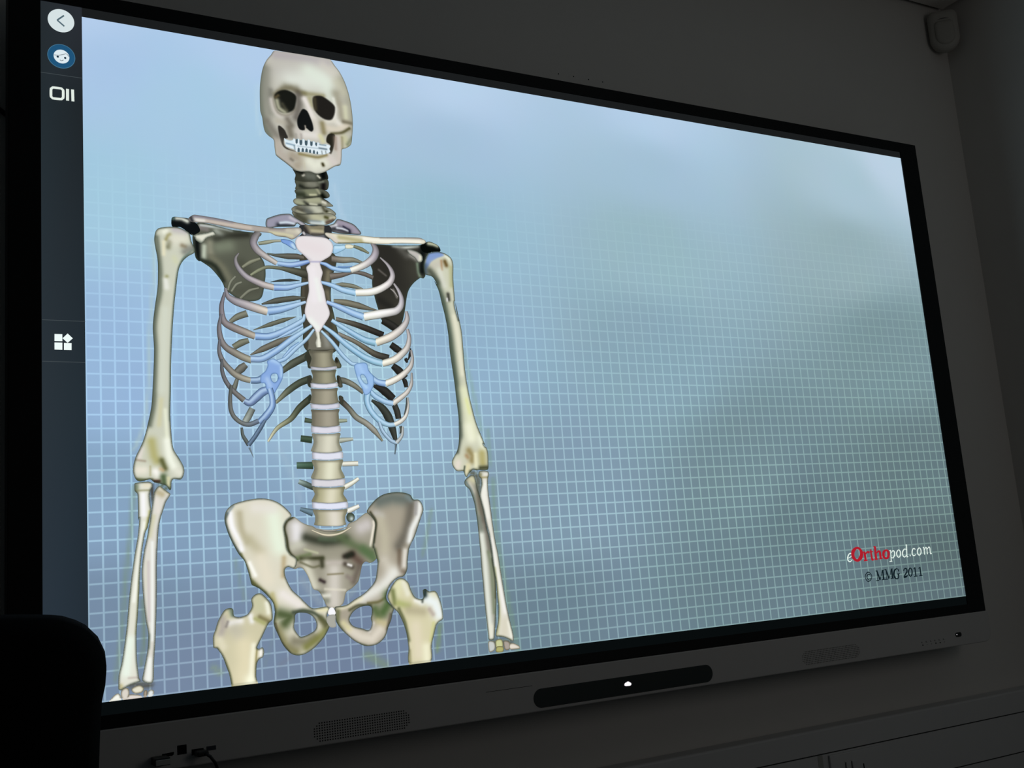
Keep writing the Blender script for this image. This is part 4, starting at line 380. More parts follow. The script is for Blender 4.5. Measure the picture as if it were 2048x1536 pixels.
('poly','ulna',[(152,308.5),(156.1,315.6),(160.8,317.9),(167.2,312.4),(173.7,307.3),(175.5,305.3),(173.5,301),(168.6,293.5),(164.6,282.1),(160.7,270.8),(157.6,256.6),(156.4,244.4),(153.9,206.7),(153,169.3),(151.6,132.2),(149.6,95.6),(147.2,68.4),(146.1,43.1),(142.9,36.2),(134,38.2),(130,43.1),(133.6,60.8),(137.9,82.1),(139.5,105.7),(136.6,124.4),(133.9,152.2),(132.6,178.3),(132.6,198.8),(135.8,222.9),(139.7,239.6),(143.8,260.2),(145.9,271.6),(144.9,266.8),(148,285.7),(149.9,297.1)],(216,214,204),[('s',[(160.7,316),(167.1,310),(172.7,306.4)],2.9,(238,230,195),0.9),('s',[(157.8,308.4),(163.3,305.3)],8,(182,170,132),0.8),('s',[(155.7,296.9),(157.2,280.5)],5.1,(226,218,208),0.7),('s',[(150.5,273.3),(144.4,245)],5.7,(205,202,164),0.7),('s',[(147.9,235.4),(146.2,151.2),(145.1,96)],3.5,(238,242,238),0.8),('s',[(140,207.6),(137.5,170.5)],5,(216,214,196),0.7),('s',[(141.8,207.5),(141.1,123.9)],3.5,(198,186,188),0.6),('s',[(140.7,103.8),(139.8,85.6)],3.5,(140,152,140),0.8),('s',[(140.9,69.1),(138.6,42.1)],6.9,(240,244,238),0.8),('s',[(153.2,225.6),(151.2,113.8)],1.8,(170,175,180),0.7)],[],(3.4,(60,70,60),0.85),1.6,1,None),
('poly','radius',[(124.8,322.8),(134,324.5),(145.1,324.6),(149.7,322.1),(150,317.3),(147.6,312.5),(145.6,304.9),(146.3,292.5),(147.3,282.9),(145,271.5),(141.9,257.4),(138.1,249.2),(133,221.2),(129.7,189.7),(128.3,163.8),(126,134.5),(123.7,107.3),(123.6,70.9),(126.1,45.4),(127.8,40.7),(113.6,37),(101.2,31.3),(97.8,33.5),(98.4,52.2),(102.7,69.6),(106.6,92.6),(110.6,121.3),(113.8,153.9),(117.9,186.8),(123,219.9),(128,247.8),(130.3,272.3),(128.6,267.5),(128.7,296),(128.2,307.4),(124.6,311.4),(124.3,319)],(220,220,205),[('s',[(127.5,318.9),(127.4,312.2)],5.7,(120,135,110),0.85),('s',[(125.5,311.8),(145.8,312.1)],2.5,(150,148,110),0.8),('s',[(139.5,319.5),(145.9,319.3)],5.8,(226,218,192),0.8),('s',[(128.6,305.5),(129,277)],3.6,(165,170,160),0.8),('s',[(136.4,305.3),(136.8,276.6)],6.5,(242,242,246),0.85),('s',[(144.7,281.1),(142.4,257.4)],2.9,(200,200,120),0.7),('s',[(137.5,264.3),(129.1,208.3),(120.9,153.3)],4.2,(240,242,232),0.85),('s',[(142.2,271.7),(134.9,226.7),(128.6,180.4),(126,138.2),(122.8,107.3)],2.8,(190,186,124),0.75),('s',[(114.7,99),(108.6,54.6)],11,(228,240,226),0.9),('s',[(115.9,172.1),(109.6,117.7),(101.7,64.3)],2.1,(165,175,150),0.7),('s',[(112,47),(124.4,46.5)],2.7,(190,178,168),0.7),('s',[(101.3,37.6),(102.2,33.9)],4.8,(190,178,120),0.7)],[],(3.4,(60,70,60),0.85),1.6,1,None),
('poly','ulna',[(664.7,308.6),(667.9,314),(674.5,318.4),(680.2,320.5),(684.9,318.5),(687.1,311.6),(689.3,296.7),(693.5,280.6),(697.4,260.7),(700.9,236),(702.8,224.9),(701.1,231.3),(704.6,216.1),(707.3,192.7),(708.8,166.2),(711,142.9),(710.4,118.4),(708.3,94.1),(704.7,70),(701.7,50.9),(699.1,42.3),(689.8,42.5),(689,48.9),(688.1,66.7),(687.1,87.8),(686.4,112.2),(686.1,138.2),(685.4,161.2),(685.4,190.7),(684.8,217.2),(683.9,240.5),(682.5,257.2),(680.5,273.7),(673.9,294.8),(666.3,302.4)],(158,158,142),[('s',[(678.3,314.3),(682.2,311.8)],11,(206,202,164),0.9),('s',[(673.3,304.6),(679.2,292.1)],8.2,(216,208,192),0.85),('s',[(668.1,308.5),(677.9,292.2),(681.6,270),(684.4,236.8)],4.5,(108,128,124),0.8),('s',[(690.8,297.9),(690.7,279.4),(695.9,242.4)],8.2,(112,106,92),0.9),('s',[(689.2,246.9),(691,223.5)],7.2,(126,134,122),0.8),('s',[(698.3,243.1),(701.2,209.7),(703.3,189.6)],7.3,(118,112,102),0.85),('s',[(690.4,216.9),(692.8,177.1),(693.3,127.9),(693.8,79.1),(694.2,50.1)],9.8,(224,228,216),0.92),('s',[(701.2,188.1),(704.5,159.9),(704.5,127),(703.8,86.3)],5.4,(128,138,112),0.85),('s',[(706.8,176.2),(709.7,143),(707.8,110.4)],2.7,(92,94,66),0.7),('s',[(695.2,62.8),(693.9,46.9)],9.7,(228,226,208),0.85)],[],(3.4,(60,70,60),0.85),1.6,1,None),
('poly','radius',[(694.5,326),(703,327.3),(712.1,325.9),(713.7,320.8),(711.9,315.9),(710.7,309.7),(710,293.6),(711.2,275),(712.5,256.4),(714.3,229.3),(716.8,203.8),(719.9,183.7),(722.8,152),(726.4,117.1),(729.1,93.9),(732.8,70.7),(736.7,50.8),(737.7,40.9),(735.3,35.5),(724.4,41.4),(715.3,44.8),(704.2,46.7),(703,50.8),(709,69.6),(712.4,93.7),(711.8,113.4),(711.8,134.7),(709.2,159.5),(707.3,192.7),(704.7,217.8),(701.4,234.6),(698.3,254.8),(697.4,260.7),(693,280.6),(693.1,289.2),(697.2,303.9),(697,313.8),(693.1,317.6)],(222,220,208),[('s',[(696.9,321.3),(694.8,312.6),(696.9,303.9)],6.4,(130,128,90),0.8),('s',[(697.9,315.7),(711.2,315.9)],3.2,(165,155,110),0.85),('s',[(703.9,303.7),(700.9,285.2),(704.8,248.1)],8.3,(236,236,226),0.8),('s',[(709.3,284.9),(713.1,247.7)],3.7,(196,190,190),0.7),('s',[(708.7,209.2),(713.9,159.2),(719.8,117.6),(724.5,84.5)],5.4,(238,236,230),0.85),('s',[(710.2,159.5),(712.3,118.2),(712.5,77.4),(706.4,50.5)],5.4,(180,182,128),0.8),('s',[(723,68.4),(719.5,49.2)],17.9,(212,206,184),0.8),('s',[(730.6,67.7),(734.2,44.5)],5.4,(238,236,220),0.85),('s',[(709.8,46.9),(731.8,38.3)],2.7,(170,165,120),0.7)],[],(3.4,(60,70,60),0.85),1.6,1,None),
('poly','carpal_bone',[(102.1,31.2),(109.2,33.9),(112.6,27.3),(110.1,18.7),(105.4,16.6),(101.1,23.4)],(214,208,196),[],[],(2.5,(90,84,60),0.8),1.3,1,None),
('poly','carpal_bone',[(116.2,32.6),(126,35.5),(132.1,30.7),(129.3,25.2),(120.5,24.5),(115.6,28.7)],(222,218,196),[],[],(2.5,(90,84,60),0.8),1.3,1,None),
('poly','carpal_bone',[(110.7,23.1),(118.7,23.9),(127.5,21.5),(130,15.3),(125.5,11.4),(111.4,11.4)],(222,214,206),[],[],(2.5,(90,84,60),0.8),1.3,1,None),
('poly','carpal_bone',[(137.3,24.3),(141.9,27.7),(146.3,24.1),(143.5,18.5),(138.1,18.4)],(222,228,228),[],[],(2.5,(90,84,60),0.8),1.3,1,None),
('poly','carpal_bone',[(82.8,15),(90.7,24.6),(97.7,27.7),(101.1,21.6),(100.1,11.1),(81.9,9.9)],(240,240,230),[],[],(2.5,(90,84,60),0.8),1.3,1,None),
('poly','carpal_bone',[(132,26.7),(136.5,27.1),(136,19),(131.9,17.8)],(178,165,150),[],[],(2.5,(90,84,60),0.8),1.3,1,None),
('poly','carpal_bone',[(688.2,39.4),(697.9,39.2),(701.1,33.3),(699.5,25.4),(692.7,22.1),(688.2,23.4)],(196,200,196),[],[],(2.5,(90,84,60),0.8),1.3,1,None),
('poly','carpal_bone',[(703.2,40.3),(713.1,40.9),(716.2,33.4),(713.6,25.6),(704,23.4),(701.4,31.7)],(200,204,150),[],[],(2.5,(90,84,60),0.8),1.3,1,None),
('poly','carpal_bone',[(718.5,38),(727.7,35.4),(730.8,27),(726.6,22.6),(719.1,23.4),(717,31.7)],(170,160,150),[],[],(2.5,(90,84,60),0.8),1.3,1,None),
('poly','carpal_bone',[(729.3,32),(736.9,32.1),(746.9,26.7),(747.5,22.1),(730.3,22.2),(726.9,26.6)],(222,214,200),[],[],(2.5,(90,84,60),0.8),1.3,1,None),
('poly','carpal_bone',[(703.6,29.8),(715.7,28.6),(715,20.6),(701.9,21.2)],(178,176,110),[],[],(2.5,(90,84,60),0.8),1.3,1,None),
('poly','skull',[(365.3,1049.3),(356.9,1039.3),(349.2,1028.7),(342.9,1014.7),(339.1,998.8),(336.5,981.7),(335.4,963.4),(335.1,936.3),(337.9,924.8),(339.4,910.1),(341.9,900),(348,893.4),(355.7,887.7),(356.7,876.6),(358.2,862),(363.7,856.7),(372.1,851.1),(382,844.1),(389,839),(400.6,837.4),(415.4,839.2),(427.1,836.8),(437.7,839.6),(448.5,845.4),(461,853.8),(471.1,858.1),(474.2,872.2),(475.7,886.2),(482.8,889.5),(492.5,897.7),(495.7,913.7),(498.2,937.4),(497.5,963.9),(494.2,988.6),(488,1011.2),(479.6,1028.8),(470.9,1040),(460.7,1050.8)],(190,188,176),[('s',[(344.2,1013.4),(338.9,986.6),(337.4,948.7),(340.2,911.7),(349.5,893.6)],12.3,(112,118,104),0.9),('s',[(349.9,1011.3),(346.9,971.3),(351.2,935.8)],15.9,(138,138,126),0.75),('s',[(354.3,975.5),(353.6,960.3)],8,(120,120,110),0.7),('s',[(365.7,1041.7),(410.2,1043.4),(455.6,1042)],14.7,(170,162,168),0.7),('s',[(371.9,1015.1),(394.2,1018.9)],27.1,(182,178,172),0.6),('s',[(393.2,997.1),(423.4,1005.2),(446.3,1009)],36.6,(218,224,214),0.85),('s',[(424.1,1020.9),(453.7,1005.6),(461.8,983.4)],22.2,(216,226,212),0.8),('s',[(449.3,1037.8),(467,1025.1)],14.9,(206,202,190),0.6),('s',[(481.9,1015),(491.4,988.1),(495.1,957.3),(494.9,926)],15,(158,158,138),0.7),('s',[(473.9,1008.9),(482.3,993)],15,(196,194,170),0.6),('s',[(469.7,987.8),(473.5,972.8),(477.7,951.6),(482.5,939.8)],14.9,(150,144,122),0.7),('s',[(485.4,965.2),(486,946.6)],8.4,(208,208,176),0.8),('s',[(479.2,908.3),(486.3,896.9)],12.9,(196,196,150),0.7),('s',[(476.1,907.9),(475.9,889.3)],4.6,(120,116,70),0.7),('s',[(486.3,896.9),(494.8,910.4)],5.6,(120,128,104),0.7),('s',[(362.7,969.3),(374.8,981.1),(389.7,985),(404.3,980.5),(413.1,978.8)],8.1,(98,92,64),0.7),('s',[(380.9,985.9),(398.6,985.7)],12.6,(128,122,100),0.6),('s',[(410.2,979.1),(431.2,980.1),(446.3,980.2)],7.3,(140,134,92),0.65),('s',[(401.3,980),(407,974.8)],6.3,(90,84,60),0.5),('s',[(421.7,970.9),(424.2,959)],9.1,(160,156,110),0.7),('s',[(355,959),(360,940.1),(368.4,932.3),(383.1,936),(395.1,942.3)],7.1,(206,200,192),0.85),('s',[(466.6,959.2),(465.6,940.5),(477.3,929.7)],9.2,(224,222,212),0.85),('s',[(446.9,932.3),(465.5,937.3)],6.4,(216,212,198),0.8),('s',[(464.5,977.6),(466.9,965.5)],5.6,(222,224,212),0.8),('s',[(449.5,922.7),(467.6,920.6),(486.6,931.1)],11.1,(214,204,184),0.85),('s',[(458.1,912.8),(476.6,917.2),(491.1,927)],4.6,(92,88,58),0.9),('s',[(480.9,938),(494.7,936.9)],5.6,(110,104,84),0.7),('s',[(401.8,973.9),(402.5,958.7),(397,933.5)],13.5,(100,95,88),0.8),('s',[(367.3,974.6),(359.4,959.6),(365.7,937.9),(383.1,936),(395.4,948.5)],5.3,(120,114,98),0.5),('s',[(412.7,969.5),(418.1,958.1),(426.1,937.8)],8.2,(226,220,214),0.9),('s',[(429,935.1),(432.6,917.2),(433.5,905.1)],8.2,(214,208,196),0.7),('s',[(346.3,920),(354.3,906.2),(362.5,895.4)],12.3,(120,116,106),0.75),('s',[(363.6,922.5),(375.2,921.2)],8,(182,176,160),0.8),('s',[(381.3,928.1),(387.5,918.4)],8.9,(112,106,94),0.75),('s',[(383.6,913.3),(385.9,900.1)],11.5,(118,112,98),0.85),('s',[(398.1,909.3),(403.6,901)],8.9,(198,192,184),0.8),('s',[(411.2,905.1),(427.6,905.8)],12.6,(222,218,212),0.85),('s',[(403.7,904.1),(404.1,896.5)],3.6,(150,144,138),0.5),('s',[(394.8,902.8),(395.2,895.3)],3.6,(150,144,138),0.5),('s',[(442.2,929.3),(444.4,912.8)],8.2,(140,130,92),0.85),('s',[(438,905.7),(442.1,897.1)],7.3,(210,208,160),0.8),('p',[(360.4,967.4),(368.8,976.6),(380.7,980.5),(392.3,977.3),(398.2,971.1),(396.6,957.8),(392.4,946.5),(381.8,939.6),(371.6,938.8),(364.5,943.8),(361.4,955.4)],3,(30,32,28),0.97),('s',[(364.4,958.9),(367.5,945.8),(377.5,940.4)],7.1,(176,176,150),0.9),('s',[(362.5,964.7),(367,968.4)],4.4,(110,96,66),0.7),('s',[(373.7,954.3),(380.5,943.2)],5.3,(90,88,70),0.6),('p',[(428.7,975.1),(441.7,979.5),(452.2,975.7),(462.5,968.7),(466.8,962.4),(465.3,949.7),(459.4,938.8),(448.7,937.2),(438.4,941.9),(431.2,949.3),(427.9,959.6)],3,(38,36,33),0.97),('s',[(430.8,972.4),(431.4,953.9)],5.5,(84,78,58),0.7),('p',[(408.8,950.5),(416.2,948.2),(420.9,938.5),(424.8,926.8),(426,916.3),(422.6,911.5),(417.5,913.6),(412.9,916.7),(410,912.5),(402.6,912.2),(398.5,918.5),(398.2,929.1),(402.4,940.4)],2,(24,27,28),0.97),('s',[(411.6,920.4),(412.3,914.4)],2.2,(190,180,165),0.8),('p',[(364.7,913.7),(374.6,909.1),(378.6,900.6),(380.5,894.1),(373.9,891.7),(374.1,880.5),(383.3,874.9),(393.4,872.2),(377.5,874.2),(370.5,880),(366.7,892.9)],2,(48,46,42),0.95),('p',[(449.4,906.5),(455,912.7),(464.1,911.2),(461.2,890.5),(455.3,875.2),(451,878.4),(454.7,891.1),(448.1,896.4)],2,(40,38,30),0.95),('s',[(360.6,884.6),(365.6,865.9),(379.4,852.7)],14,(178,168,156),0.75),('s',[(387.2,864.2),(404.5,857.4),(395.2,847.2)],14.1,(160,148,128),0.75),('s',[(416.3,857.3),(424.9,850.9),(443.2,859.2)],19.7,(224,226,208),0.9),('s',[(454.2,868.2),(461.4,859.9)],14.5,(212,202,196),0.7),('s',[(399.1,868.7),(416.8,867.2),(431.6,866.8),(446.9,872.6)],4.5,(140,128,84),0.85),('s',[(384,857.8),(386.9,855.9)],4.4,(110,104,92),0.6),('s',[(470.6,905.6),(470.3,870.2)],11,(206,194,184),0.7),('s',[(464.4,906.3),(464,886.2)],5.5,(150,128,112),0.6),('s',[(439.4,855.7),(440.2,853.5)],4.5,(62,56,30),0.95),('s',[(358.1,860.5),(374.9,849.2),(389,839)],3.5,(80,84,76),0.75),('s',[(451.6,846.5),(468.8,857)],3.6,(90,94,80),0.7),('s',[(407.2,853.2),(407.4,841.2)],2.7,(196,190,165),0.5)],[],(2.5,(96,100,90),0.7),1,1,'skull facing front with dark eye sockets'),
('poly','teeth',[(373.7,893.1),(377.5,891.7),(384,890.5),(388.5,892.1),(390.8,895.5),(393.7,893.6),(398.2,896),(403.2,893.7),(407.1,896.6),(412.1,893.8),(416.7,897),(421,893.5),(425.2,895.1),(429.9,892.7),(433,894.4),(438.8,890.9),(446.4,892.3),(454.6,890.4),(452.8,884.8),(454.1,880.1),(450.9,876.9),(443.9,873.4),(431.9,871.9),(422.9,872.2),(414.1,873.1),(405.2,872.8),(394.9,871.5),(390.6,875.1),(383.4,876.9),(376.3,880)],(218,231,238),[('p',[(393.9,894.8),(397.4,895.3),(395.2,885.7)],0.7,(66,88,100),0.95),('p',[(400.8,894.6),(405.2,895.2),(402.5,884.2)],0.7,(66,88,100),0.95),('p',[(409.8,894.3),(414.5,894.9),(411.7,884.5)],0.7,(66,88,100),0.95),('p',[(419.2,894),(423.4,894.6),(420.9,884.8)],0.7,(66,88,100),0.95),('p',[(428.1,893.4),(431.2,893.8),(429.3,886)],0.7,(66,88,100),0.95),('s',[(435.8,890.2),(446.3,890)],2.3,(118,142,154),0.8),('s',[(377.9,884.7),(391,883)],2.7,(128,158,178),0.85),('s',[(434.7,883.6),(447.4,883.2)],2.7,(92,112,124),0.85),('p',[(396.3,871.1),(399.8,871.5),(398.5,880.1)],0.7,(66,88,100),0.95),('p',[(403.2,871.3),(407.1,871.8),(405.6,880.4)],0.7,(66,88,100),0.95),('p',[(409.8,871.3),(413.7,871.8),(412.2,880.7)],0.7,(66,88,100),0.95),('p',[(416.2,871.2),(419.5,871.6),(418.2,879.6)],0.7,(66,88,100),0.95),('p',[(423,870.9),(426.3,871.3),(425.1,879.3)],0.7,(66,88,100),0.95),('p',[(429.4,871.1),(431.8,871.4),(431,878.3)],0.7,(66,88,100),0.95),('s',[(390.9,881.9),(391.8,875.3)],2.2,(110,132,142),0.7),('s',[(438.9,878.7),(439.4,873.6)],1.8,(130,140,140),0.8),('s',[(445.8,879.6),(446.3,874.8)],1.8,(130,140,140),0.8),('s',[(378.2,890),(388.3,888.4)],2.7,(196,220,232),0.8),('s',[(396.8,882.3),(432.4,882.7)],1.8,(150,170,182),0.6)],[],(1,(130,150,156),0.5),0.8,1,None),
('text','website_text',[([(1546.5,123.6),(1555,126.2),(1558.7,130.1),(1556.3,133.2),(1550.9,131.8),(1546.2,125.8),(1545.8,119.6),(1550.6,116.3),(1557.3,118.8)],[1.66,1.66,2.21,1.84,2.58,3.31,2.94,2.21,1.47],(226,240,232),0),([(1574.5,143),(1563.8,136.3),(1562.3,125.4),(1571.8,117.5),(1583.1,122.5),(1588,131.7),(1584.1,140.5)],[4.83,9.28,9.28,4.83,9.28,9.28,5.57],(172,30,44),1),([(1596.7,133.4),(1597.3,116.5)],[6.35],(172,30,44),0),([(1592.1,133.2),(1598.8,133.8)],[2.24],(172,30,44),0),([(1591.5,115.6),(1602.8,115.9)],[2.43],(172,30,44),0),([(1599.7,129.2),(1604.8,132.9),(1609.8,131.6)],[3,3.75,6],(172,30,44),0),([(1615.8,138),(1616.4,117.5),(1621.4,116.1)],[3.76,6.39,3.39],(172,30,44),0),([(1609.1,132.3),(1621.9,133.1)],[2.45],(172,30,44),0),([(1629.9,143.4),(1628.6,116.7)],[6.42],(172,30,44),0),([(1625.5,142.7),(1630.9,143.2)],[2.27],(172,30,44),0),([(1623.5,116),(1633.5,116.4)],[2.45],(172,30,44),0),([(1632.4,129),(1637.7,132.4),(1642.4,130.9),(1642.5,117)],[2.65,3.79,6.06,6.44],(172,30,44),0),([(1638.1,116.6),(1647.8,116.8)],[2.46],(172,30,44),0),([(1661.6,133.2),(1653.6,129),(1652.5,120.6),(1659.1,116.2),(1666.2,120.1),(1668,129.1)],[3.43,7.25,7.25,3.43,7.25,7.25],(172,30,44),1),([(1675.6,132.4),(1673.2,109.6)],[2.68],(226,240,232),0),([(1671.1,131.4),(1676.4,132.6)],[1.53],(226,240,232),0),([(1667.8,109.2),(1676,109.2)],[1.72],(226,240,232),0),([(1676.4,126.9),(1682.3,131.2),(1686.7,128.2),(1685.7,121.4),(1679.8,116.1),(1674.8,117.2)],[1.54,2.11,3.26,3.26,2.11,1.54],(226,240,232),0),([(1699.8,131.8),(1693.3,126.5),(1693.2,119.7),(1698,116.2),(1703.8,120.9),(1704.6,128.1)],[1.74,3.09,3.09,1.93,3.09,3.09],(226,240,232),1),([(1724.2,131),(1719,132.5),(1712.1,127.3),(1710.9,119.8),(1715.6,115.6),(1722.2,119.1)],[1.55,2.14,3.3,3.3,2.14,1.55],(226,240,232),0),([(1727.1,141.5),(1723.2,115.9),(1727.3,116.2)],[2.92,2.92,1.56],(226,240,232),0),([(1723.2,140.3),(1727.5,141.6)],[1.56],(226,240,232),0),([(1732.2,117.7),(1735.2,117.8)],[3.32],(226,240,232),0),([(1751.7,129.1),(1750.1,132.2),(1745.2,131),(1741.1,124.9),(1741.6,118.5),(1746.5,116.7),(1752.1,118.9)],[2.75,1.77,2.55,3.14,2.75,1.96,1.37],(226,240,232),0),([(1765.4,132.3),(1758.8,127.4),(1758.3,119.8),(1762.7,116.6),(1768.7,121.3),(1769.5,128.5)],[1.78,3.16,3.16,1.97,3.16,3.16],(226,240,232),1),([(1776.9,131.4),(1780.1,132.5),(1779.5,116.8)],[1.39,2.78,2.78],(226,240,232),0),([(1780.4,126.6),(1786.5,132.1),(1789,129.6),(1788.6,117.1)],[1.39,2.39,2.78,2.78],(226,240,232),0),([(1790.1,127.7),(1796.4,132.5),(1799.1,130.1),(1798.6,117.8),(1802.9,118.3)],[1.4,2.39,2.79,2.59,1.4],(226,240,232),0)],'small white and red web address lettering'),
('text','copyright_text',[([(1600.3,91.3),(1591.6,87),(1589.5,79.2),(1595.8,72.4),(1605.3,76.2),(1608.5,83.9)],[2.04],(16,30,36),1),([(1604.5,84.8),(1600,87.2),(1594.8,83.7),(1594.8,78.2),(1599.2,76.4),(1604,78.8)],[2.42,1.67,2.6,2.6,1.67,1.3],(16,30,36),0),([(1626.3,92.2),(1624.8,72.7)],[1.69],(16,30,36),0),([(1625.4,93),(1632,72.7)],[3.38,4.51],(16,30,36),0),([(1632,72.7),(1642.3,92.4)],[1.69],(16,30,36),0),([(1643.3,92),(1642.5,73.5)],[4.53],(16,30,36),0),([(1621.5,92.1),(1627.7,92.4)],[1.69],(16,30,36),0),([(1619.3,71.9),(1628.7,72.1)],[1.69],(16,30,36),0),([(1640.8,92.1),(1646.5,92.3)],[1.7],(16,30,36),0),([(1636.6,72.6),(1646.6,73.1)],[1.7],(16,30,36),0),([(1653.4,93.1),(1651.9,73.5)],[1.7],(16,30,36),0),([(1652.5,93.9),(1659.2,73.4)],[3.41,4.55],(16,30,36),0),([(1659.2,73.4),(1669.6,93.2)],[1.71],(16,30,36),0),([(1670.6,92.9),(1669.8,74.3)],[4.57],(16,30,36),0),([(1648.6,92.9),(1654.9,93.2)],[1.71],(16,30,36),0),([(1646.4,72.6),(1655.9,72.8)],[1.7],(16,30,36),0),([(1668.1,92.9),(1673.9,93.2)],[1.72],(16,30,36),0),([(1663.8,73.3),(1674,73.8)],[1.71],(16,30,36),0),([(1691,86.5),(1690,90.6),(1685.9,92.7),(1679.3,89.4),(1675.2,81.7),(1677,74.4),(1682.9,71.5),(1688.1,73.9),(1689.2,80.9)],[3.06,1.91,1.91,4.21,4.97,4.21,2.1,3.06,4.21],(16,30,36),0),([(1684.9,81.2),(1693.7,81.6)],[1.72],(16,30,36),0),([(1692.7,92.2),(1691.8,86.1)],[1.34],(16,30,36),0),([(1706.5,86.7),(1710.5,91),(1716.5,89.8),(1716,83.8),(1709,78),(1704.3,73.1)],[3.47,2.12,3.47,3.86,2.89,2.32],(16,30,36),0),([(1704,73.4),(1711.2,73.9),(1717.7,76.2)],[3.86,4.24,1.54],(16,30,36),0),([(1727.6,91.1),(1722.3,85.8),(1721.4,77.8),(1726.1,73.7),(1731.2,79),(1732.1,87)],[1.94,3.88,3.88,1.94,3.88,3.88],(16,30,36),1),([(1742.7,91.7),(1742,73.2)],[3.7],(16,30,36),0),([(1737.6,88.6),(1743,91.3)],[1.75],(16,30,36),0),([(1736.2,72.6),(1747.3,72.9)],[1.75],(16,30,36),0),([(1758.7,91.4),(1758.2,73.3)],[3.72],(16,30,36),0),([(1753.6,88.5),(1759,91)],[1.76],(16,30,36),0),([(1752.5,72.7),(1763.4,73)],[1.76],(16,30,36),0)],'small dark copyright line')]
TOOL={'back': (29.2,1038),'chevron': [(33.5,1047.5),(23.7,1037.9),(33.9,1029.5)],'avatar': (29.3,979.2),'face': (29.5,978.7),'hair': [(19.1,979.5),(25.6,980.2),(31.9,982.4),(35.8,984.5),(38.1,983.1),(40.2,980.2)],'eyes': [(24.2,977.5),(34.7,977.3)],'mouth': [(27,972.9),(29.5,971.7),(32.3,973.6)],'lines': [[(0.3,948.3),(58.2,948.3)],[(0.8,563.9),(59.5,564)],[(0.9,502.5),(59.2,502.2)]],'box': [(14.5,926.2),(31.5,926.5),(31.4,909.4),(14.4,908.6)],'bars': [[(37.7,927.3),(37.6,908.2)],[(44.8,927.4),(45.2,908.1)]],'sq': [[(17.4,543.4),(27.9,543.5),(27.9,533),(17.3,532.9)],[(17.3,530.7),(27.9,530.8),(27.8,520.2),(17.3,520.2)],[(30.1,530.5),(40.4,530.6),(40.3,520.2),(30,520.1)],[(35.1,544.8),(42.1,537.8),(35,530.7),(28.2,537.4)]]}
FIELD=[((85.3,999.9),(163,196,231)),((63.8,1042),(182,208,242)),((237.1,940.6),(165,203,230)),((322.4,1043.2),(176,205,238)),((693.5,1031.5),(184,210,238)),((685.9,932.9),(162,194,220)),((1150.5,1039.4),(180,208,235)),((1138.1,940.4),(160,192,214)),((1856.8,1038.8),(186,210,230)),((1707.5,949.9),(168,197,212)),((82.3,754.5),(160,202,226)),((272.5,791.5),(165,202,228)),((673.4,769.8),(150,190,210)),((1115.4,758.9),(150,184,196)),((1680.4,804.4),(147,175,183)),((79.5,521.6),(150,184,222)),((226.4,566.1),(156,194,228)),((655.8,540.2),(143,177,205)),((1089.8,554.2),(134,166,183)),((1764.3,575.9),(118,146,153)),((76.8,300.3),(132,164,196)),((218.7,295),(130,160,190)),((833.6,272),(128,155,176)),((1307.1,304.4),(112,138,148)),((1819.8,291),(99,122,128)),((74.7,124),(116,140,166)),((197.5,55.5),(116,136,164)),((442.2,21),(112,130,158)),((812.9,64),(106,130,146)),((1269.7,60.7),(102,126,137)),((1828.3,102),(86,106,110)),((1425.1,198.8),(97,121,130)),((149.5,462.4),(148,182,220)),((349.8,481.3),(158,190,215)),((488.6,534.8),(160,195,215)),((1814.2,37.7),(92,112,120))]
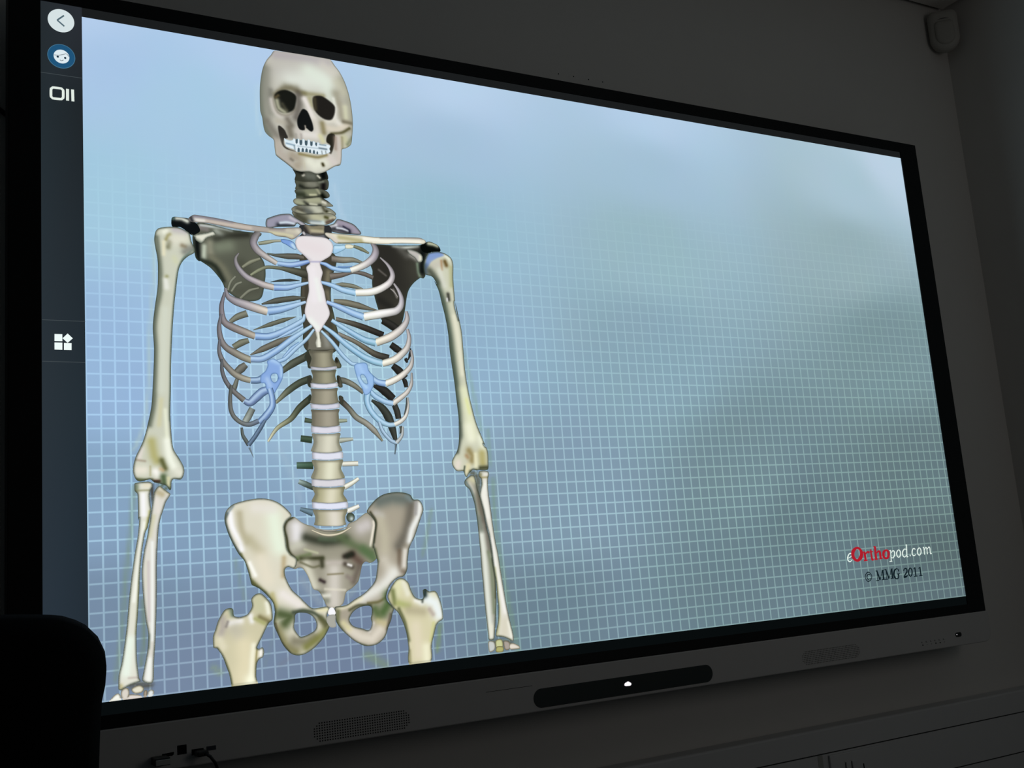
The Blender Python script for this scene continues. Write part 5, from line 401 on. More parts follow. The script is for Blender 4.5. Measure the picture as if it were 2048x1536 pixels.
TINTS=[('s',[(148.7,318.2),(150.6,304.9),(151.9,296)],5.8,(58,48,30),0.95),
('s',[(161,320.8),(170.9,313.1)],5.1,(88,100,70),0.8),
('s',[(680.5,325),(691.4,316.1),(690.9,285.9),(692.9,251.5)],7.3,(86,84,64),0.95),
('s',[(209.4,730),(246.7,730.2),(294.4,726.2)],4.1,(96,98,94),0.8),
('s',[(149.3,242.7),(145.9,210.3)],2.1,(170,172,140),0.6),
('s',[(124,316.8),(118.7,255.2),(110.8,191.2),(104.1,114.3),(95,46.3)],6.3,(122,146,118),0.45),
('s',[(721.4,310.9),(719.4,241.7),(725.6,156),(735.2,87.8),(744.7,20.1)],8.2,(118,150,124),0.48),
('s',[(718,398.8),(717.7,337.2)],6.5,(128,160,150),0.6),
('s',[(680.3,541),(694.3,469.7),(705.2,398.8)],6.6,(138,172,165),0.6),
('s',[(599.3,264),(586.6,214.8),(578.5,190.6)],6.1,(126,152,126),0.42),
('s',[(601.9,75),(594.4,35.7)],6.8,(122,146,104),0.7),
('s',[(472.5,40.6),(501.2,22.1)],12.9,(128,150,118),0.6),
('s',[(273.1,40),(263.7,70)],3.7,(130,150,120),0.5),
('s',[(231.3,48.2),(240.5,40)],8.7,(134,156,130),0.6),
('s',[(268.3,202.4),(274.8,172.1),(281.3,141.8)],5.3,(126,150,130),0.36),
('s',[(158,697.8),(158.1,633.9),(151.4,555),(148.4,477.7),(139.8,409.4),(125,372.1)],5.2,(176,200,200),0.6),
('s',[(199.8,652.7),(194,604.3),(187.6,525.1),(183.1,401.6)],4.6,(168,205,235),0.5),
('s',[(332.8,982.2),(329.9,928.5),(333.6,893.8)],5.2,(184,212,228),0.6),
('s',[(498,1018.7),(506,963.9)],7.6,(176,200,225),0.5),
('s',[(490.9,276.6),(545.1,295.2),(577.9,273.2)],5.1,(118,150,148),0.5),
('s',[(372.1,164.9),(383.4,148.7),(398.7,128.3)],11,(140,158,175),0.8),
('s',[(448.6,135.9),(462.1,150.5)],8.1,(140,158,170),0.6),
('s',[(132.9,154),(133.2,97.5),(129.8,63)],5.6,(116,136,124),0.9),
('s',[(696.9,149.6),(700,74.2)],7.1,(128,142,118),0.8),
('s',[(113.7,37.2),(140.9,34)],8.2,(80,78,66),0.9),
('s',[(696.9,37.4),(730.4,34)],8.9,(90,90,74),0.85),
('s',[(397.8,805.3),(391.9,752.3)],8.7,(190,210,205),0.5),
('s',[(458.2,820.9),(466.5,777.2),(474.6,760.2)],7.2,(178,205,225),0.6),
('s',[(345,368.9),(367.2,320.9),(373.9,289.2)],9.6,(160,185,205),0.5),
('s',[(334.2,114.9),(308,43.4)],4.5,(120,140,150),0.4),
('s',[(363.2,59.7),(331,40.8)],6.1,(118,128,148),0.5),
('s',[(554,135.5),(560,119)],6.8,(132,152,140),0.5),
('s',[(246.5,721.9),(278.9,741.6)],6.5,(190,215,228),0.4)]


VX0, VX1, VZ0, VZ1 = 59.2, 1895.0, 18.0, 1050.6        # video window on the screen, mm

def seg_dist(P, poly, closed=False):
    d = np.full(len(P), 1e9)
    q = list(poly) + ([poly[0]] if closed else [])
    for a, b in zip(q[:-1], q[1:]):
        a = np.array(a, float); b = np.array(b, float); ab = b - a; L = ab @ ab
        t = np.clip(((P - a) @ ab) / L, 0, 1) if L > 0 else np.zeros(len(P))
        d = np.minimum(d, np.hypot(*(P - (a + t[:, None] * ab)).T))
    return d
def inside(P, poly):
    x, y = P[:, 0], P[:, 1]; c = np.zeros(len(P), bool); n = len(poly)
    for i in range(n):
        x1, y1 = poly[i]; x2, y2 = poly[(i + 1) % n]
        if y1 == y2: continue
        k = ((y1 > y) != (y2 > y)) & (x < (x2 - x1) * (y - y1) / (y2 - y1) + x1); c ^= k
    return c
def clip_poly(poly, ax, lim, keep_greater):
    out = []; n = len(poly)
    s = 1 if keep_greater else -1
    for i in range(n):
        a, b = poly[i], poly[(i + 1) % n]; da, db = s * (a[ax] - lim), s * (b[ax] - lim)
        if da >= 0: out.append(a)
        if (da >= 0) != (db >= 0):
            t = da / (da - db); out.append(a + (b - a) * t)
    return out
def paint(P, col, strokes):
    for st in strokes:
        c = np.array(st[3], float)
        if st[0] == 's':
            pts = st[1]; w = st[2]
            if len(pts) > 2: pts, _ = catmull(pts, max(4.0, w))
            d = seg_dist(P, pts); s = w * 0.5
            al = st[4] * np.exp(-(d / (s * 1.22)) ** 2 * 0.9) 
        else:
            pts, _ = catmull(st[1], 3.0, True)
            d = seg_dist(P, pts, True); ins = inside(P, pts); sd = np.where(ins, d, -d)
            al = st[4] * np.clip(sd / st[2] + 0.5, 0, 1)
        col += (c - col) * al[:, None]
    return col
def tone(rgb):
    g = rgb.mean(1)[:, None]; rgb = g + (rgb - g) * 0.88
    return np.clip(142 + (rgb - 142) * 1.09, 0, 252)
def set_picture(me, rgb, alpha=None):
    at = me.color_attributes.new('picture', 'FLOAT_COLOR', 'POINT')
    a = np.ones((len(rgb), 4), np.float32); a[:, :3] = lin_arr(rgb)
    if alpha is not None: a[:, 3] = alpha
    at.data.foreach_set('color', a.ravel())
LAYER = [0]
def next_y():
    LAYER[0] += 1
    return -0.0003 - LAYER[0] * 0.000007

def build_poly(p, parent):
    _, name, pts, base, strokes, holes, edge, sp, smooth, label = p
    out, _ = catmull(pts, sp * 1.4, True) if smooth else (np.array(pts, float), 0)
    out = [np.array(v) for v in out]
    for ax, lim, g in ((1, VZ1, False), (1, VZ0, True), (0, VX0, True)): out = clip_poly(out, ax, lim, g)
    out = np.array(out)
    # drop near-duplicate neighbours
    keep = [0]
    for i in range(1, len(out)):
        if np.hypot(*(out[i] - out[keep[-1]])) > 0.25 * sp: keep.append(i)
    out = out[keep]
    hs = [catmull(h, sp * 1.4, True)[0] for h in holes]
    lo, hi = out.min(0), out.max(0)
    gx = np.arange(lo[0], hi[0], sp); gz = np.arange(lo[1], hi[1], sp * 0.866)
    X, Z = np.meshgrid(gx, gz); X = X + (np.arange(len(gz)) % 2)[:, None] * sp * 0.5
    G_ = np.stack([X.ravel(), Z.ravel()], 1)
    G_ = G_[inside(G_, out)]
    if len(G_): G_ = G_[seg_dist(G_, out, True) > sp * 0.55]
    for h in hs:
        if len(G_): G_ = G_[~inside(G_, h)]
        if len(G_): G_ = G_[seg_dist(G_, h, True) > sp * 0.55]
    V = list(map(tuple, out)); Ed = [(i, (i + 1) % len(out)) for i in range(len(out))]
    for h in hs:
        o = len(V); V += list(map(tuple, h)); Ed += [(o + i, o + (i + 1) % len(h)) for i in range(len(h))]
    V += list(map(tuple, G_))
    r = delaunay_2d_cdt([Vector(v) for v in V], Ed, [], 0, 1e-4)
    P2 = np.array([tuple(v) for v in r[0]]); F = np.array([tuple(f) for f in r[2]])
    cen = P2[F].mean(1); ok = inside(cen, out)
    for h in hs: ok &= ~inside(cen, h)
    F = F[ok]
    used = np.unique(F); mp = -np.ones(len(P2), int); mp[used] = np.arange(len(used)); F = mp[F]; P2 = P2[used]
    col = np.tile(np.array(base, float), (len(P2), 1))
    col = paint(P2, col, strokes)
    if edge:
        # outline tone of the drawn bone; not along the edge of the video window
        d = seg_dist(P2, out, True)
        for h in hs: d = np.minimum(d, seg_dist(P2, h, True))
        near = (P2[:, 1] > VZ1 - 2.5) | (P2[:, 1] < VZ0 + 2.5)
        al = edge[2] * np.exp(-(d / (edge[0] * 0.62)) ** 2) * np.where(near, 0.15, 1)
        col += (np.array(edge[1], float) - col) * al[:, None]
    y = next_y()
    V3 = np.column_stack([P2[:, 0] / 1000, np.full(len(P2), y), P2[:, 1] / 1000])
    # face the room (-y)
    a, b, c = P2[F[:, 0]], P2[F[:, 1]], P2[F[:, 2]]
    cr = (b[:, 0] - a[:, 0]) * (c[:, 1] - a[:, 1]) - (b[:, 1] - a[:, 1]) * (c[:, 0] - a[:, 0])
    F[cr < 0] = F[cr < 0][:, ::-1]
    me = bpy.data.meshes.new(name); me.from_pydata(V3.tolist(), [], F.tolist()); me.update()
    set_picture(me, tone(col)); o = link(name, me, M['picture'], parent)
    if label: o['label'] = label
    return o
PROF = ((-1.0, 'e', 1.0), (-.76, 'b', .76), (-.35, 'b', .95), (0.05, 'h', .55), (.38, 'h', .75), (.74, 'b', .92), (1.0, 'e', .7))
def ribbon(pts, w, cols, edge, hi, closed=False, flat=False):
    n = len(pts)
    if len(w) != n: w = [w[0]] * n if len(w) == 1 else list(np.interp(np.linspace(0, 1, n), np.linspace(0, 1, len(w)), w))
    c, W = catmull(pts, 1.6 if flat else 2.2, closed, w)
    m = len(c)
    if closed: t = np.roll(c, -1, 0) - np.roll(c, 1, 0)
    else: t = np.gradient(c, axis=0)
    t /= np.maximum(np.linalg.norm(t, axis=1), 1e-9)[:, None]
    nn = np.column_stack([-t[:, 1], t[:, 0]])
    if nn[:, 1].mean() < 0: nn = -nn
    cc = np.array(cols, float); u = np.linspace(0, 1, m)
    base = np.column_stack([np.interp(u, np.linspace(0, 1, len(cc)), cc[:, k]) for k in range(3)]) if len(cc) > 1 else np.tile(cc[0], (m, 1))
    prof = ((-1, 'b', 1), (1, 'b', 1)) if flat else PROF
    V, C = [], []
    for v, kind, a in prof:
        V.append(c + nn * (W * 0.5 * v)[:, None])
        if kind == 'e': C.append(base * (1 - a) + np.array(edge) * a)
        elif kind == 'h':
            h = np.array(hi, float) if hi else np.clip(base * 1.12 + 6, 0, 250); C.append(base * (1 - a) + h * a)
        else: C.append(base * a)
    k = len(prof); V = np.stack(V, 1).reshape(-1, 2); C = np.stack(C, 1).reshape(-1, 3)
    V[:, 1] = np.clip(V[:, 1], VZ0, VZ1)
    F = []
    rng = range(m) if closed else range(m - 1)
    for i in rng:
        j = (i + 1) % m
        for q in range(k - 1): F.append((i * k + q, j * k + q, j * k + q + 1, i * k + q + 1))
    # flip to face -y
    a, b, d = V[F[0][0]], V[F[0][1]], V[F[0][2]]
    if (b[0] - a[0]) * (d[1] - a[1]) - (b[1] - a[1]) * (d[0] - a[0]) < 0: F = [f[::-1] for f in F]
    return V, C, F
def build_tube(p, parent):
    _, name, pts, w, cols, edge, hi, label, flat, closed = p
    V, C, F = ribbon(pts, w, cols, edge, hi, bool(closed)); y = next_y()
    me = bpy.data.meshes.new(name); me.from_pydata([(a / 1000, y, b / 1000) for a, b in V], [], F); me.update()
    set_picture(me, tone(C)); o = link(name, me, M['picture'], parent)
    if label: o['label'] = label
    return o
def build_text(p, parent):
    _, name, items, label = p; VV, CC, FF = [], [], []
    for i, (pts, w, col, closed) in enumerate(items):
        y = next_y(); V, C, F = ribbon(pts, w, [col], col, col, bool(closed), True); o = len(VV)
        VV += [(a / 1000, y, b / 1000) for a, b in V]; CC.append(C); FF += [tuple(o + q for q in f) for f in F]
    me = bpy.data.meshes.new(name); me.from_pydata(VV, [], FF); me.update(); set_picture(me, np.concatenate(CC))
    o = link(name, me, M['picture'], parent)
    if label: o['label'] = label
    return o

# ------------------------------------------------------------------ the wall display
disp = empty('interactive_display', (0.95, 0.05, -0.085))
tag(disp, 'large wall-mounted touch display with black bezel showing a skeleton, light grey strip below', 'screen')
def part(o, label=None, root=None):
    attach(o, root or disp)
    if label: o['label'] = label
    return o
OX0, OX1, OZ0, OZ1 = -0.0445, 1.9525, -0.0185, 1.0905
LW, LH = 1.895, 1.066
# bezel ring
def bezel():
    bm = bmesh.new(); yf, yb = -0.0025, 0.045
    def ring(x0, x1, z0, z1, y, r=0.0):
        return [bm.verts.new(v) for v in ((x0, y, z0), (x1, y, z0), (x1, y, z1), (x0, y, z1))]
    a = ring(OX0, OX1, OZ0, OZ1, yf + 0.0015); a2 = ring(OX0 + .0015, OX1 - .0015, OZ0 + .0015, OZ1 - .0015, yf)
    b = ring(0, LW, 0, LH, yf); c = ring(0, LW, 0, LH, 0.002); d = ring(OX0, OX1, OZ0, OZ1, yb)
    for p, q in ((d, a), (a, a2), (a2, b), (b, c)):
        for i in range(4): j = (i + 1) % 4; bm.faces.new((p[i], p[j], q[j], q[i]))
    bm.faces.new(d); bmesh.ops.recalc_face_normals(bm, faces=bm.faces)
    return from_bm('bezel', bm, M['bezel'])
part(bezel(), 'black frame around the lit panel')
part(box('rear_housing', -0.02, 1.93, 0.0455, 0.088, -0.06, 1.06, M['rear'], bevel=0.006))
part(box('wall_bracket', 0.55, 1.35, 0.0885, WALL_Y - 0.0002, 0.25, 0.85, M['rear']))

# lit panel: black bars above and below the video
lcd = raw('screen', [(0, 0, 0), (LW, 0, 0), (LW, 0, LH), (0, 0, LH), (0, 0, .3), (LW, 0, .3)], [(0, 1, 5, 4), (4, 5, 2, 3)], M['lcd_low'])
lcd.data.materials.append(M['lcd']); lcd.data.polygons[1].material_index = 1
part(lcd, 'lit panel, dark bars above and below the picture')

# toolbar
tv = [(0, -.0002, 0), (.0592, -.0002, 0), (.0592, -.0002, .45), (0, -.0002, .45), (.0592, -.0002, .9), (0, -.0002, .9), (.0592, -.0002, LH), (0, -.0002, LH)]
tb = raw('toolbar', tv, [(0, 1, 2, 3), (3, 2, 4, 5), (5, 4, 6, 7)], M['tool'])
set_picture(tb.data, np.array([(42, 53, 64), (36, 46, 56), (36, 46, 53), (42, 51, 58), (32, 38, 42), (36, 45, 50), (42, 46, 52), (38, 44, 48)], float))
part(tb, 'dark grey toolbar down the left of the lit panel')
def disc_pts(c, r, n=48): return [(c[0] + r * math.cos(2 * math.pi * k / n), c[1] + r * math.sin(2 * math.pi * k / n)) for k in range(n)]
def flat(name, groups, parent, label=None):
    """groups: list of (list of outlines in mm, colour, y)"""
    VV, FF, mats, mi = [], [], [], []
    for outlines, colr, y in groups:
        for ol in outlines:
            o = len(VV); VV += [(a / 1000, y, b / 1000) for a, b in ol]
            ar = sum(ol[i][0] * ol[(i + 1) % len(ol)][1] - ol[(i + 1) % len(ol)][0] * ol[i][1] for i in range(len(ol)))
            f = list(range(o, o + len(ol))); FF.append(f if ar > 0 else f[::-1]); mi.append(len(mats))
        mats.append(flat_emis(colr))
    me = bpy.data.meshes.new(name); me.from_pydata(VV, [], FF); me.update()
    for m_ in mats: me.materials.append(m_)
    for p, i in zip(me.polygons, mi): p.material_index = i
    o = bpy.data.objects.new(name, me); COL.objects.link(o); o.parent = parent
    if label: o['label'] = label
    return o
def line_pts(pts, w, closed=False):
    V, C, F = ribbon([tuple(p) for p in pts], [w], [(0, 0, 0)], (0, 0, 0), None, closed, True)
    return [[tuple(V[i]) for i in f] for f in F]
def ribbon_unclipped(pts, w, closed=False):
    c, W = catmull(pts, 3.0, closed, [w] * len(pts))
    t = (np.roll(c, -1, 0) - np.roll(c, 1, 0)) if closed else np.gradient(c, axis=0)
    t /= np.maximum(np.linalg.norm(t, axis=1), 1e-9)[:, None]; nn = np.column_stack([-t[:, 1], t[:, 0]])
    a, b = c + nn * w / 2, c - nn * w / 2; m = len(c); out = []
    for i in (range(m) if closed else range(m - 1)):
        j = (i + 1) % m; out.append([tuple(a[i]), tuple(b[i]), tuple(b[j]), tuple(a[j])])
    return out
y1, y2, y3, y4 = -.0004, -.0005, -.0006, -.0007
flat('back_button', [([disc_pts(TOOL['back'], 19.0)], (214, 226, 228), y1), (ribbon_unclipped(TOOL['chevron'][:2], 2.4) + ribbon_unclipped(TOOL['chevron'][1:], 2.4), (84, 106, 116), y2)], tb, 'white round button with a grey arrow')
f = TOOL['face']
flat('user_icon', [([disc_pts(TOOL['avatar'], 19.8)], (66, 112, 140), y1), ([disc_pts(TOOL['avatar'], 18.8)], (32, 84, 122), y2), ([disc_pts(f, 11.2)], (222, 234, 240), y3),
     (ribbon_unclipped(TOOL['hair'], 0.7) + ribbon_unclipped(TOOL['mouth'], 0.8) + [disc_pts(e, 1.7, 16) for e in TOOL['eyes']], (24, 44, 60), y4)], tb, 'white smiling face on a blue disc')
for l in TOOL['lines']: flat('divider_line', [(ribbon_unclipped(l, 0.9), (66, 74, 78), y1)], tb, 'thin grey divider line')
bx = TOOL['box']; ins_ = []
for i in range(4):
    a = np.array(bx[i], float); p = np.array(bx[i - 1], float); q = np.array(bx[(i + 1) % 4], float)
    ins_ += [tuple(a + (p - a) / np.linalg.norm(p - a) * 2.5), tuple(a + (q - a) / np.linalg.norm(q - a) * 2.5)]
flat('window_icon', [(ribbon_unclipped(ins_, 3.8, True), (226, 236, 228), y1), (sum([ribbon_unclipped(b_, 4.2) for b_ in TOOL['bars']], []), (226, 236, 228), y1)], tb, 'white square and two bars')
flat('apps_icon', [([list(s) for s in TOOL['sq']], (240, 252, 250), y1)], tb, 'three white squares and a diamond')

# video picture background
NX, NZ = 368, 207
xs = np.linspace(VX0, VX1, NX); zs = np.linspace(VZ0, VZ1, NZ)
X, Z = np.meshgrid(xs, zs); PP = np.stack([X.ravel(), Z.ravel()], 1)
num = np.zeros((len(PP), 3)); den = np.zeros(len(PP))
for (cx, cz), c in FIELD:
    d2 = ((PP[:, 0] - cx) / 1.25) ** 2 + (PP[:, 1] - cz) ** 2
    w = 1.0 / (d2 + 55.0 ** 2) ** 2
    num += w[:, None] * np.array(c, float); den += w
colr = num / den[:, None]
s = np.clip((880 - PP[:, 1] + 0.02 * (PP[:, 0] - 400)) / 640.0, 0, 1)
gy = colr @ np.array((.3, .59, .11)); colr += (gy[:, None] - colr) * 0.08
alpha = s ** 1.6 * (0.75 + 0.27 * np.clip((PP[:, 0] - 700) / 900, 0, 1))
for st in TINTS:
    d = seg_dist(PP, catmull(st[1], 6.0)[0] if len(st[1]) > 2 else st[1]); al = np.exp(-(d / (st[2] * 0.55)) ** 2 * 0.9) * st[4]
    colr += (np.array(st[3], float) - colr) * al[:, None]; alpha = alpha * (1 - al * 0.8)
i = np.arange(NX - 1)[None, :] + (np.arange(NZ - 1) * NX)[:, None]; i = i.ravel()
FQ = np.stack([i, i + 1, i + NX + 1, i + NX], 1)
me = bpy.data.meshes.new('video_picture'); me.from_pydata(np.column_stack([PP[:, 0] / 1000, np.full(len(PP), -.00025), PP[:, 1] / 1000]).tolist(), [], FQ.tolist()); me.update()
set_picture(me, colr, alpha); vid = link('video_picture', me, M['video'])
part(vid, 'blue video picture with a white square grid and a skeleton')
for p in PIECES:
    {'poly': build_poly, 'tube': build_tube, 'text': build_text}[p[0]](p, vid)

# light grey lower strip with its speakers, sensor window, buttons and ports
PX0, PX1, PZ0, PZ1 = -0.050, 1.957, -0.0852, -0.0188
PF = -0.0035
part(prism('lower_panel', rounded_rect(PX0, PX1, PZ0, PZ1, [.022, .022, .004, .004]), PF, 0.06, M['panel'], bevel=0.002), 'light grey plastic strip under the screen')
def holes(name, x0, x1, z0, z1, nx, nz, r, label):
    bm = bmesh.new(); R_ = (z1 - z0) / 2
    for a in range(nx):
        for b in range(nz):
            x = x0 + (x1 - x0) * (a + .5) / nx; z = z0 + (z1 - z0) * (b + .5) / nz; zc = (z0 + z1) / 2
            cx = min(max(x, x0 + R_), x1 - R_)
            if math.hypot(x - cx, z - zc) > R_ * 0.97: continue
            vs = [bm.verts.new((x + r * math.cos(k * math.pi / 3), PF - .00035, z + r * math.sin(k * math.pi / 3))) for k in range(6)]
            bm.faces.new(vs)
            lo = [bm.verts.new((v.co.x, PF - .00003, v.co.z)) for v in vs]
            for k in range(6): bm.faces.new((vs[k], lo[k], lo[(k + 1) % 6], vs[(k + 1) % 6]))
    bmesh.ops.recalc_face_normals(bm, faces=bm.faces)
    part(from_bm(name, bm, M['hole']), label)
holes('speaker_grille', .377, .537, -.0797, -.0497, 39, 8, .00112, 'left block of speaker holes')
holes('speaker_grille', 1.383, 1.543, -.0770, -.0490, 39, 8, .00088, 'right block of speaker holes')
part(prism('sensor_window', rounded_rect(.7655, 1.155, -.0795, -.0478, .0157, 12), PF - .0009, PF + .004, M['smoked'], bevel=.0006), 'long black pill-shaped window')
part(prism('cloud_logo', [(.9531, -.0632), (.9535, -.0605), (.9552, -.0590), (.9575, -.0587), (.9590, -.0576), (.9612, -.0572), (.9638, -.0580), (.9652, -.0592), (.9675, -.0603), (.9681, -.0625), (.9670, -.0642), (.9642, -.0649), (.9560, -.0645)], PF - .0012, PF - .0009, M['logo']), 'small glowing white cloud')
part(box('panel_seam', .676, .765, PF - .0002, PF + .001, -.0414, -.0408, M['hole']), 'thin seam line')
part(prism('infrared_receiver', rounded_rect(1.8385, 1.8575, -.0660, -.0565, .0042, 8), PF - .0012, PF + .004, M['black_plastic'], bevel=.0006), 'small black rounded window at the right end')
part(prism('painted_glint', disc_pts((1.8418, -.0607), .0008, 10), PF - .0016, PF - .0012, M['logo']))  # highlight on the black receiver window, made as a small glowing dot
for k in range(6):
    x = 1.7315 + .0137 * k
    part(prism('button', disc_pts((x, -.0722), .00145 if k in (0, 3, 4) else .0009, 12), PF - .0005, PF + .001, M['hole'] if k in (0, 3, 4) else M['mark']))
    bm = bmesh.new()
    for a, b in (((-.0035, .007), (-.001, .0045)), ((-.001, .0045), (.0012, .0042))):
        bm_box(bm, x + min(a[0], b[0]) - .0003, x + max(a[0], b[0]) + .0003, PF - .0001, PF + .0003, -.0722 + min(a[1], b[1]), -.0722 + max(a[1], b[1]) + .0004)
    part(from_bm('button_symbol', bm, M['mark']))
part(prism('hdmi_port', [(.1545, -.0626), (.1712, -.0616), (.1708, -.0652), (.1685, -.0668), (.1575, -.0668), (.1550, -.0648)], PF - .0003, PF + .002, M['hole']))
part(box('usb_b_port', .1758, .1889, PF - .0003, PF + .002, -.0668, -.0540, M['hole']))
part(box('usb_port', .2168, .2305, PF - .0003, PF + .002, -.0672, -.0612, M['usb_blue']))
part(box('usb_port', .1958, .2128, PF - .0003, PF + .002, -.0700, -.0622, M['hole']))

# plugs and cables
pl = empty('usb_cable', (.204, PF - .0004, -.067)); tag(pl, 'black plug and cable in the port row under the screen', 'cable')
attach(box('plug', .1985, .2148, PF - .024, PF - .0004, -.0712, -.0640, M['black_plastic'], bevel=.002), pl)
attach(tube3('cord', [(.2105, PF - .023, -.068), (.214, PF - .034, -.071), (.2200, PF - .036, -.080), (.228, PF - .026, -.100), (.240, PF - .012, -.15), (.250, .015, -.24), (.252, .030, -.36), (.25, .045, -.6), (.25, .06, -.80)], .0022, M['cable']), pl)
dg = empty('hdmi_plug', (.150, PF - .0004, -.070)); tag(dg, 'silver metal plug at the left end of the port row', 'plug')
attach(box('shell', .1395, .1600, PF - .030, PF - .0004, -.0745, -.0640, M['black_plastic'], bevel=.001), dg)
attach(box('face_plate', .1400, .1595, PF - .0325, PF - .0302, -.0733, -.0660, M['metal'], bevel=.0004), dg)
wc = tube3('power_cable', [(-.28, WALL_Y - .0045, 1.06), (-.15, WALL_Y - .0045, .99), (-.0908, WALL_Y - .0045, .9560), (-.0432, WALL_Y - .0045, .9175), (-.005, WALL_Y - .0045, .890), (.03, WALL_Y - .0045, .86)], .0038, M['cable'])
tag(wc, 'black cable crossing the wall at the left edge of the screen', 'cable')

# ------------------------------------------------------------------ room
def struct(o): return tag(o, kind='structure')
struct(box('wall_display', LEFT_X - .1, RIGHT_X + .1, WALL_Y, WALL_Y + .1, FLOOR_Z - .1, CEIL_Z + .3, M['wall']))
struct(box('wall_right', RIGHT_X, RIGHT_X + .1, BACK_Y - .1, WALL_Y, FLOOR_Z - .1, CEIL_Z + .3, M['wall']))
struct(box('wall_left', LEFT_X - .1, LEFT_X, BACK_Y - .1, WALL_Y, FLOOR_Z - .1, CEIL_Z + .3, M['wall']))
struct(box('wall_back', LEFT_X, RIGHT_X, BACK_Y - .1, BACK_Y, FLOOR_Z - .1, CEIL_Z + .3, M['wall']))
struct(box('floor', LEFT_X, RIGHT_X, BACK_Y, WALL_Y, FLOOR_Z - .1, FLOOR_Z, M['floor']))
struct(box('ceiling', LEFT_X, RIGHT_X - .012, BACK_Y, WALL_Y - .014, CEIL_Z, CEIL_Z + .02, M['ceiling'], bevel=.002))
struct(box('trim_1', LEFT_X, RIGHT_X, WALL_Y - .0142, WALL_Y - .0002, CEIL_Z + .012, CEIL_Z + .022, M['gap']))
struct(box('trim_2', RIGHT_X - .0122, RIGHT_X - .0002, BACK_Y, WALL_Y - .0142, CEIL_Z + .012, CEIL_Z + .022, M['gap']))

# dado trunking with its lids
TY = WALL_Y - .046
trunk = box('dado_trunking', LEFT_X + .01, RIGHT_X - .001, TY, WALL_Y - .0006, -.400, -.2135, M['trunk'], bevel=.0045, seg=3)
tag(trunk, 'white plastic dado trunking running along the wall below the screen', 'trunking')
def tr(o, label=None):
    o.parent = trunk
    if label: o['label'] = label
for z in (-.2620, -.3480):
    tr(box('lid_seam', LEFT_X + .02, RIGHT_X - .002, TY - .0002, TY + .002, z - .0011, z + .0011, M['gap']), 'dark seam between lids')
tr(box('joint_cover', 1.4470, 1.4600, TY - .0006, TY + .003, -.3465, -.2635, M['coupler'], bevel=.0002), 'slim grey joint piece')
sk = empty('wall_socket', (1.55, TY, -.305)); tag(sk, 'white double power socket set into the trunking', 'socket')
attach(box('face_plate', 1.475, 1.625, TY - .0060, TY - .0003, -.3460, -.2665, M['trunk'], bevel=.0015), sk)
for x in (1.521, 1.5385):
    bm = bmesh.new(); bm_box(bm, x - .0065, x + .0065, TY - .010, TY - .0062, -.3065, -.2845, .0012)
    attach(from_bm('switch', bm, M['trunk']), sk)
    attach(prism('switch_gap', [(x - .0078, -.3085), (x - .0060, -.3085), (x - .0068, -.2825)], TY - .0064, TY - .0060, M['gap']), sk)
for x, z in ((1.566, -.300), (1.500, -.300)):
    attach(box('earth_slot', x - .0014, x + .0014, TY - .0063, TY - .0059, z - .0050, z + .0050, M['hole']), sk)
for x in (1.490, 1.511, 1.555, 1.577):
    attach(box('pin_slot', x - .003, x + .003, TY - .0063, TY - .0059, -.3265, -.3225, M['hole']), sk)

# four small plugged screw holes above the screen
for k, (x, z) in enumerate(((1.0034, 1.1626), (1.0406, 1.1630), (1.0783, 1.1626), (1.1141, 1.1628))):
    o = prism('screw_hole', disc_pts((x, z), .0014, 12), WALL_Y - .0004, WALL_Y, M['gap'])
    tag(o, ('leftmost', 'second from left', 'third from left', 'rightmost')[k] + ' of four tiny dark screw holes in the wall above the screen', 'screw hole', 'screw holes above the screen')

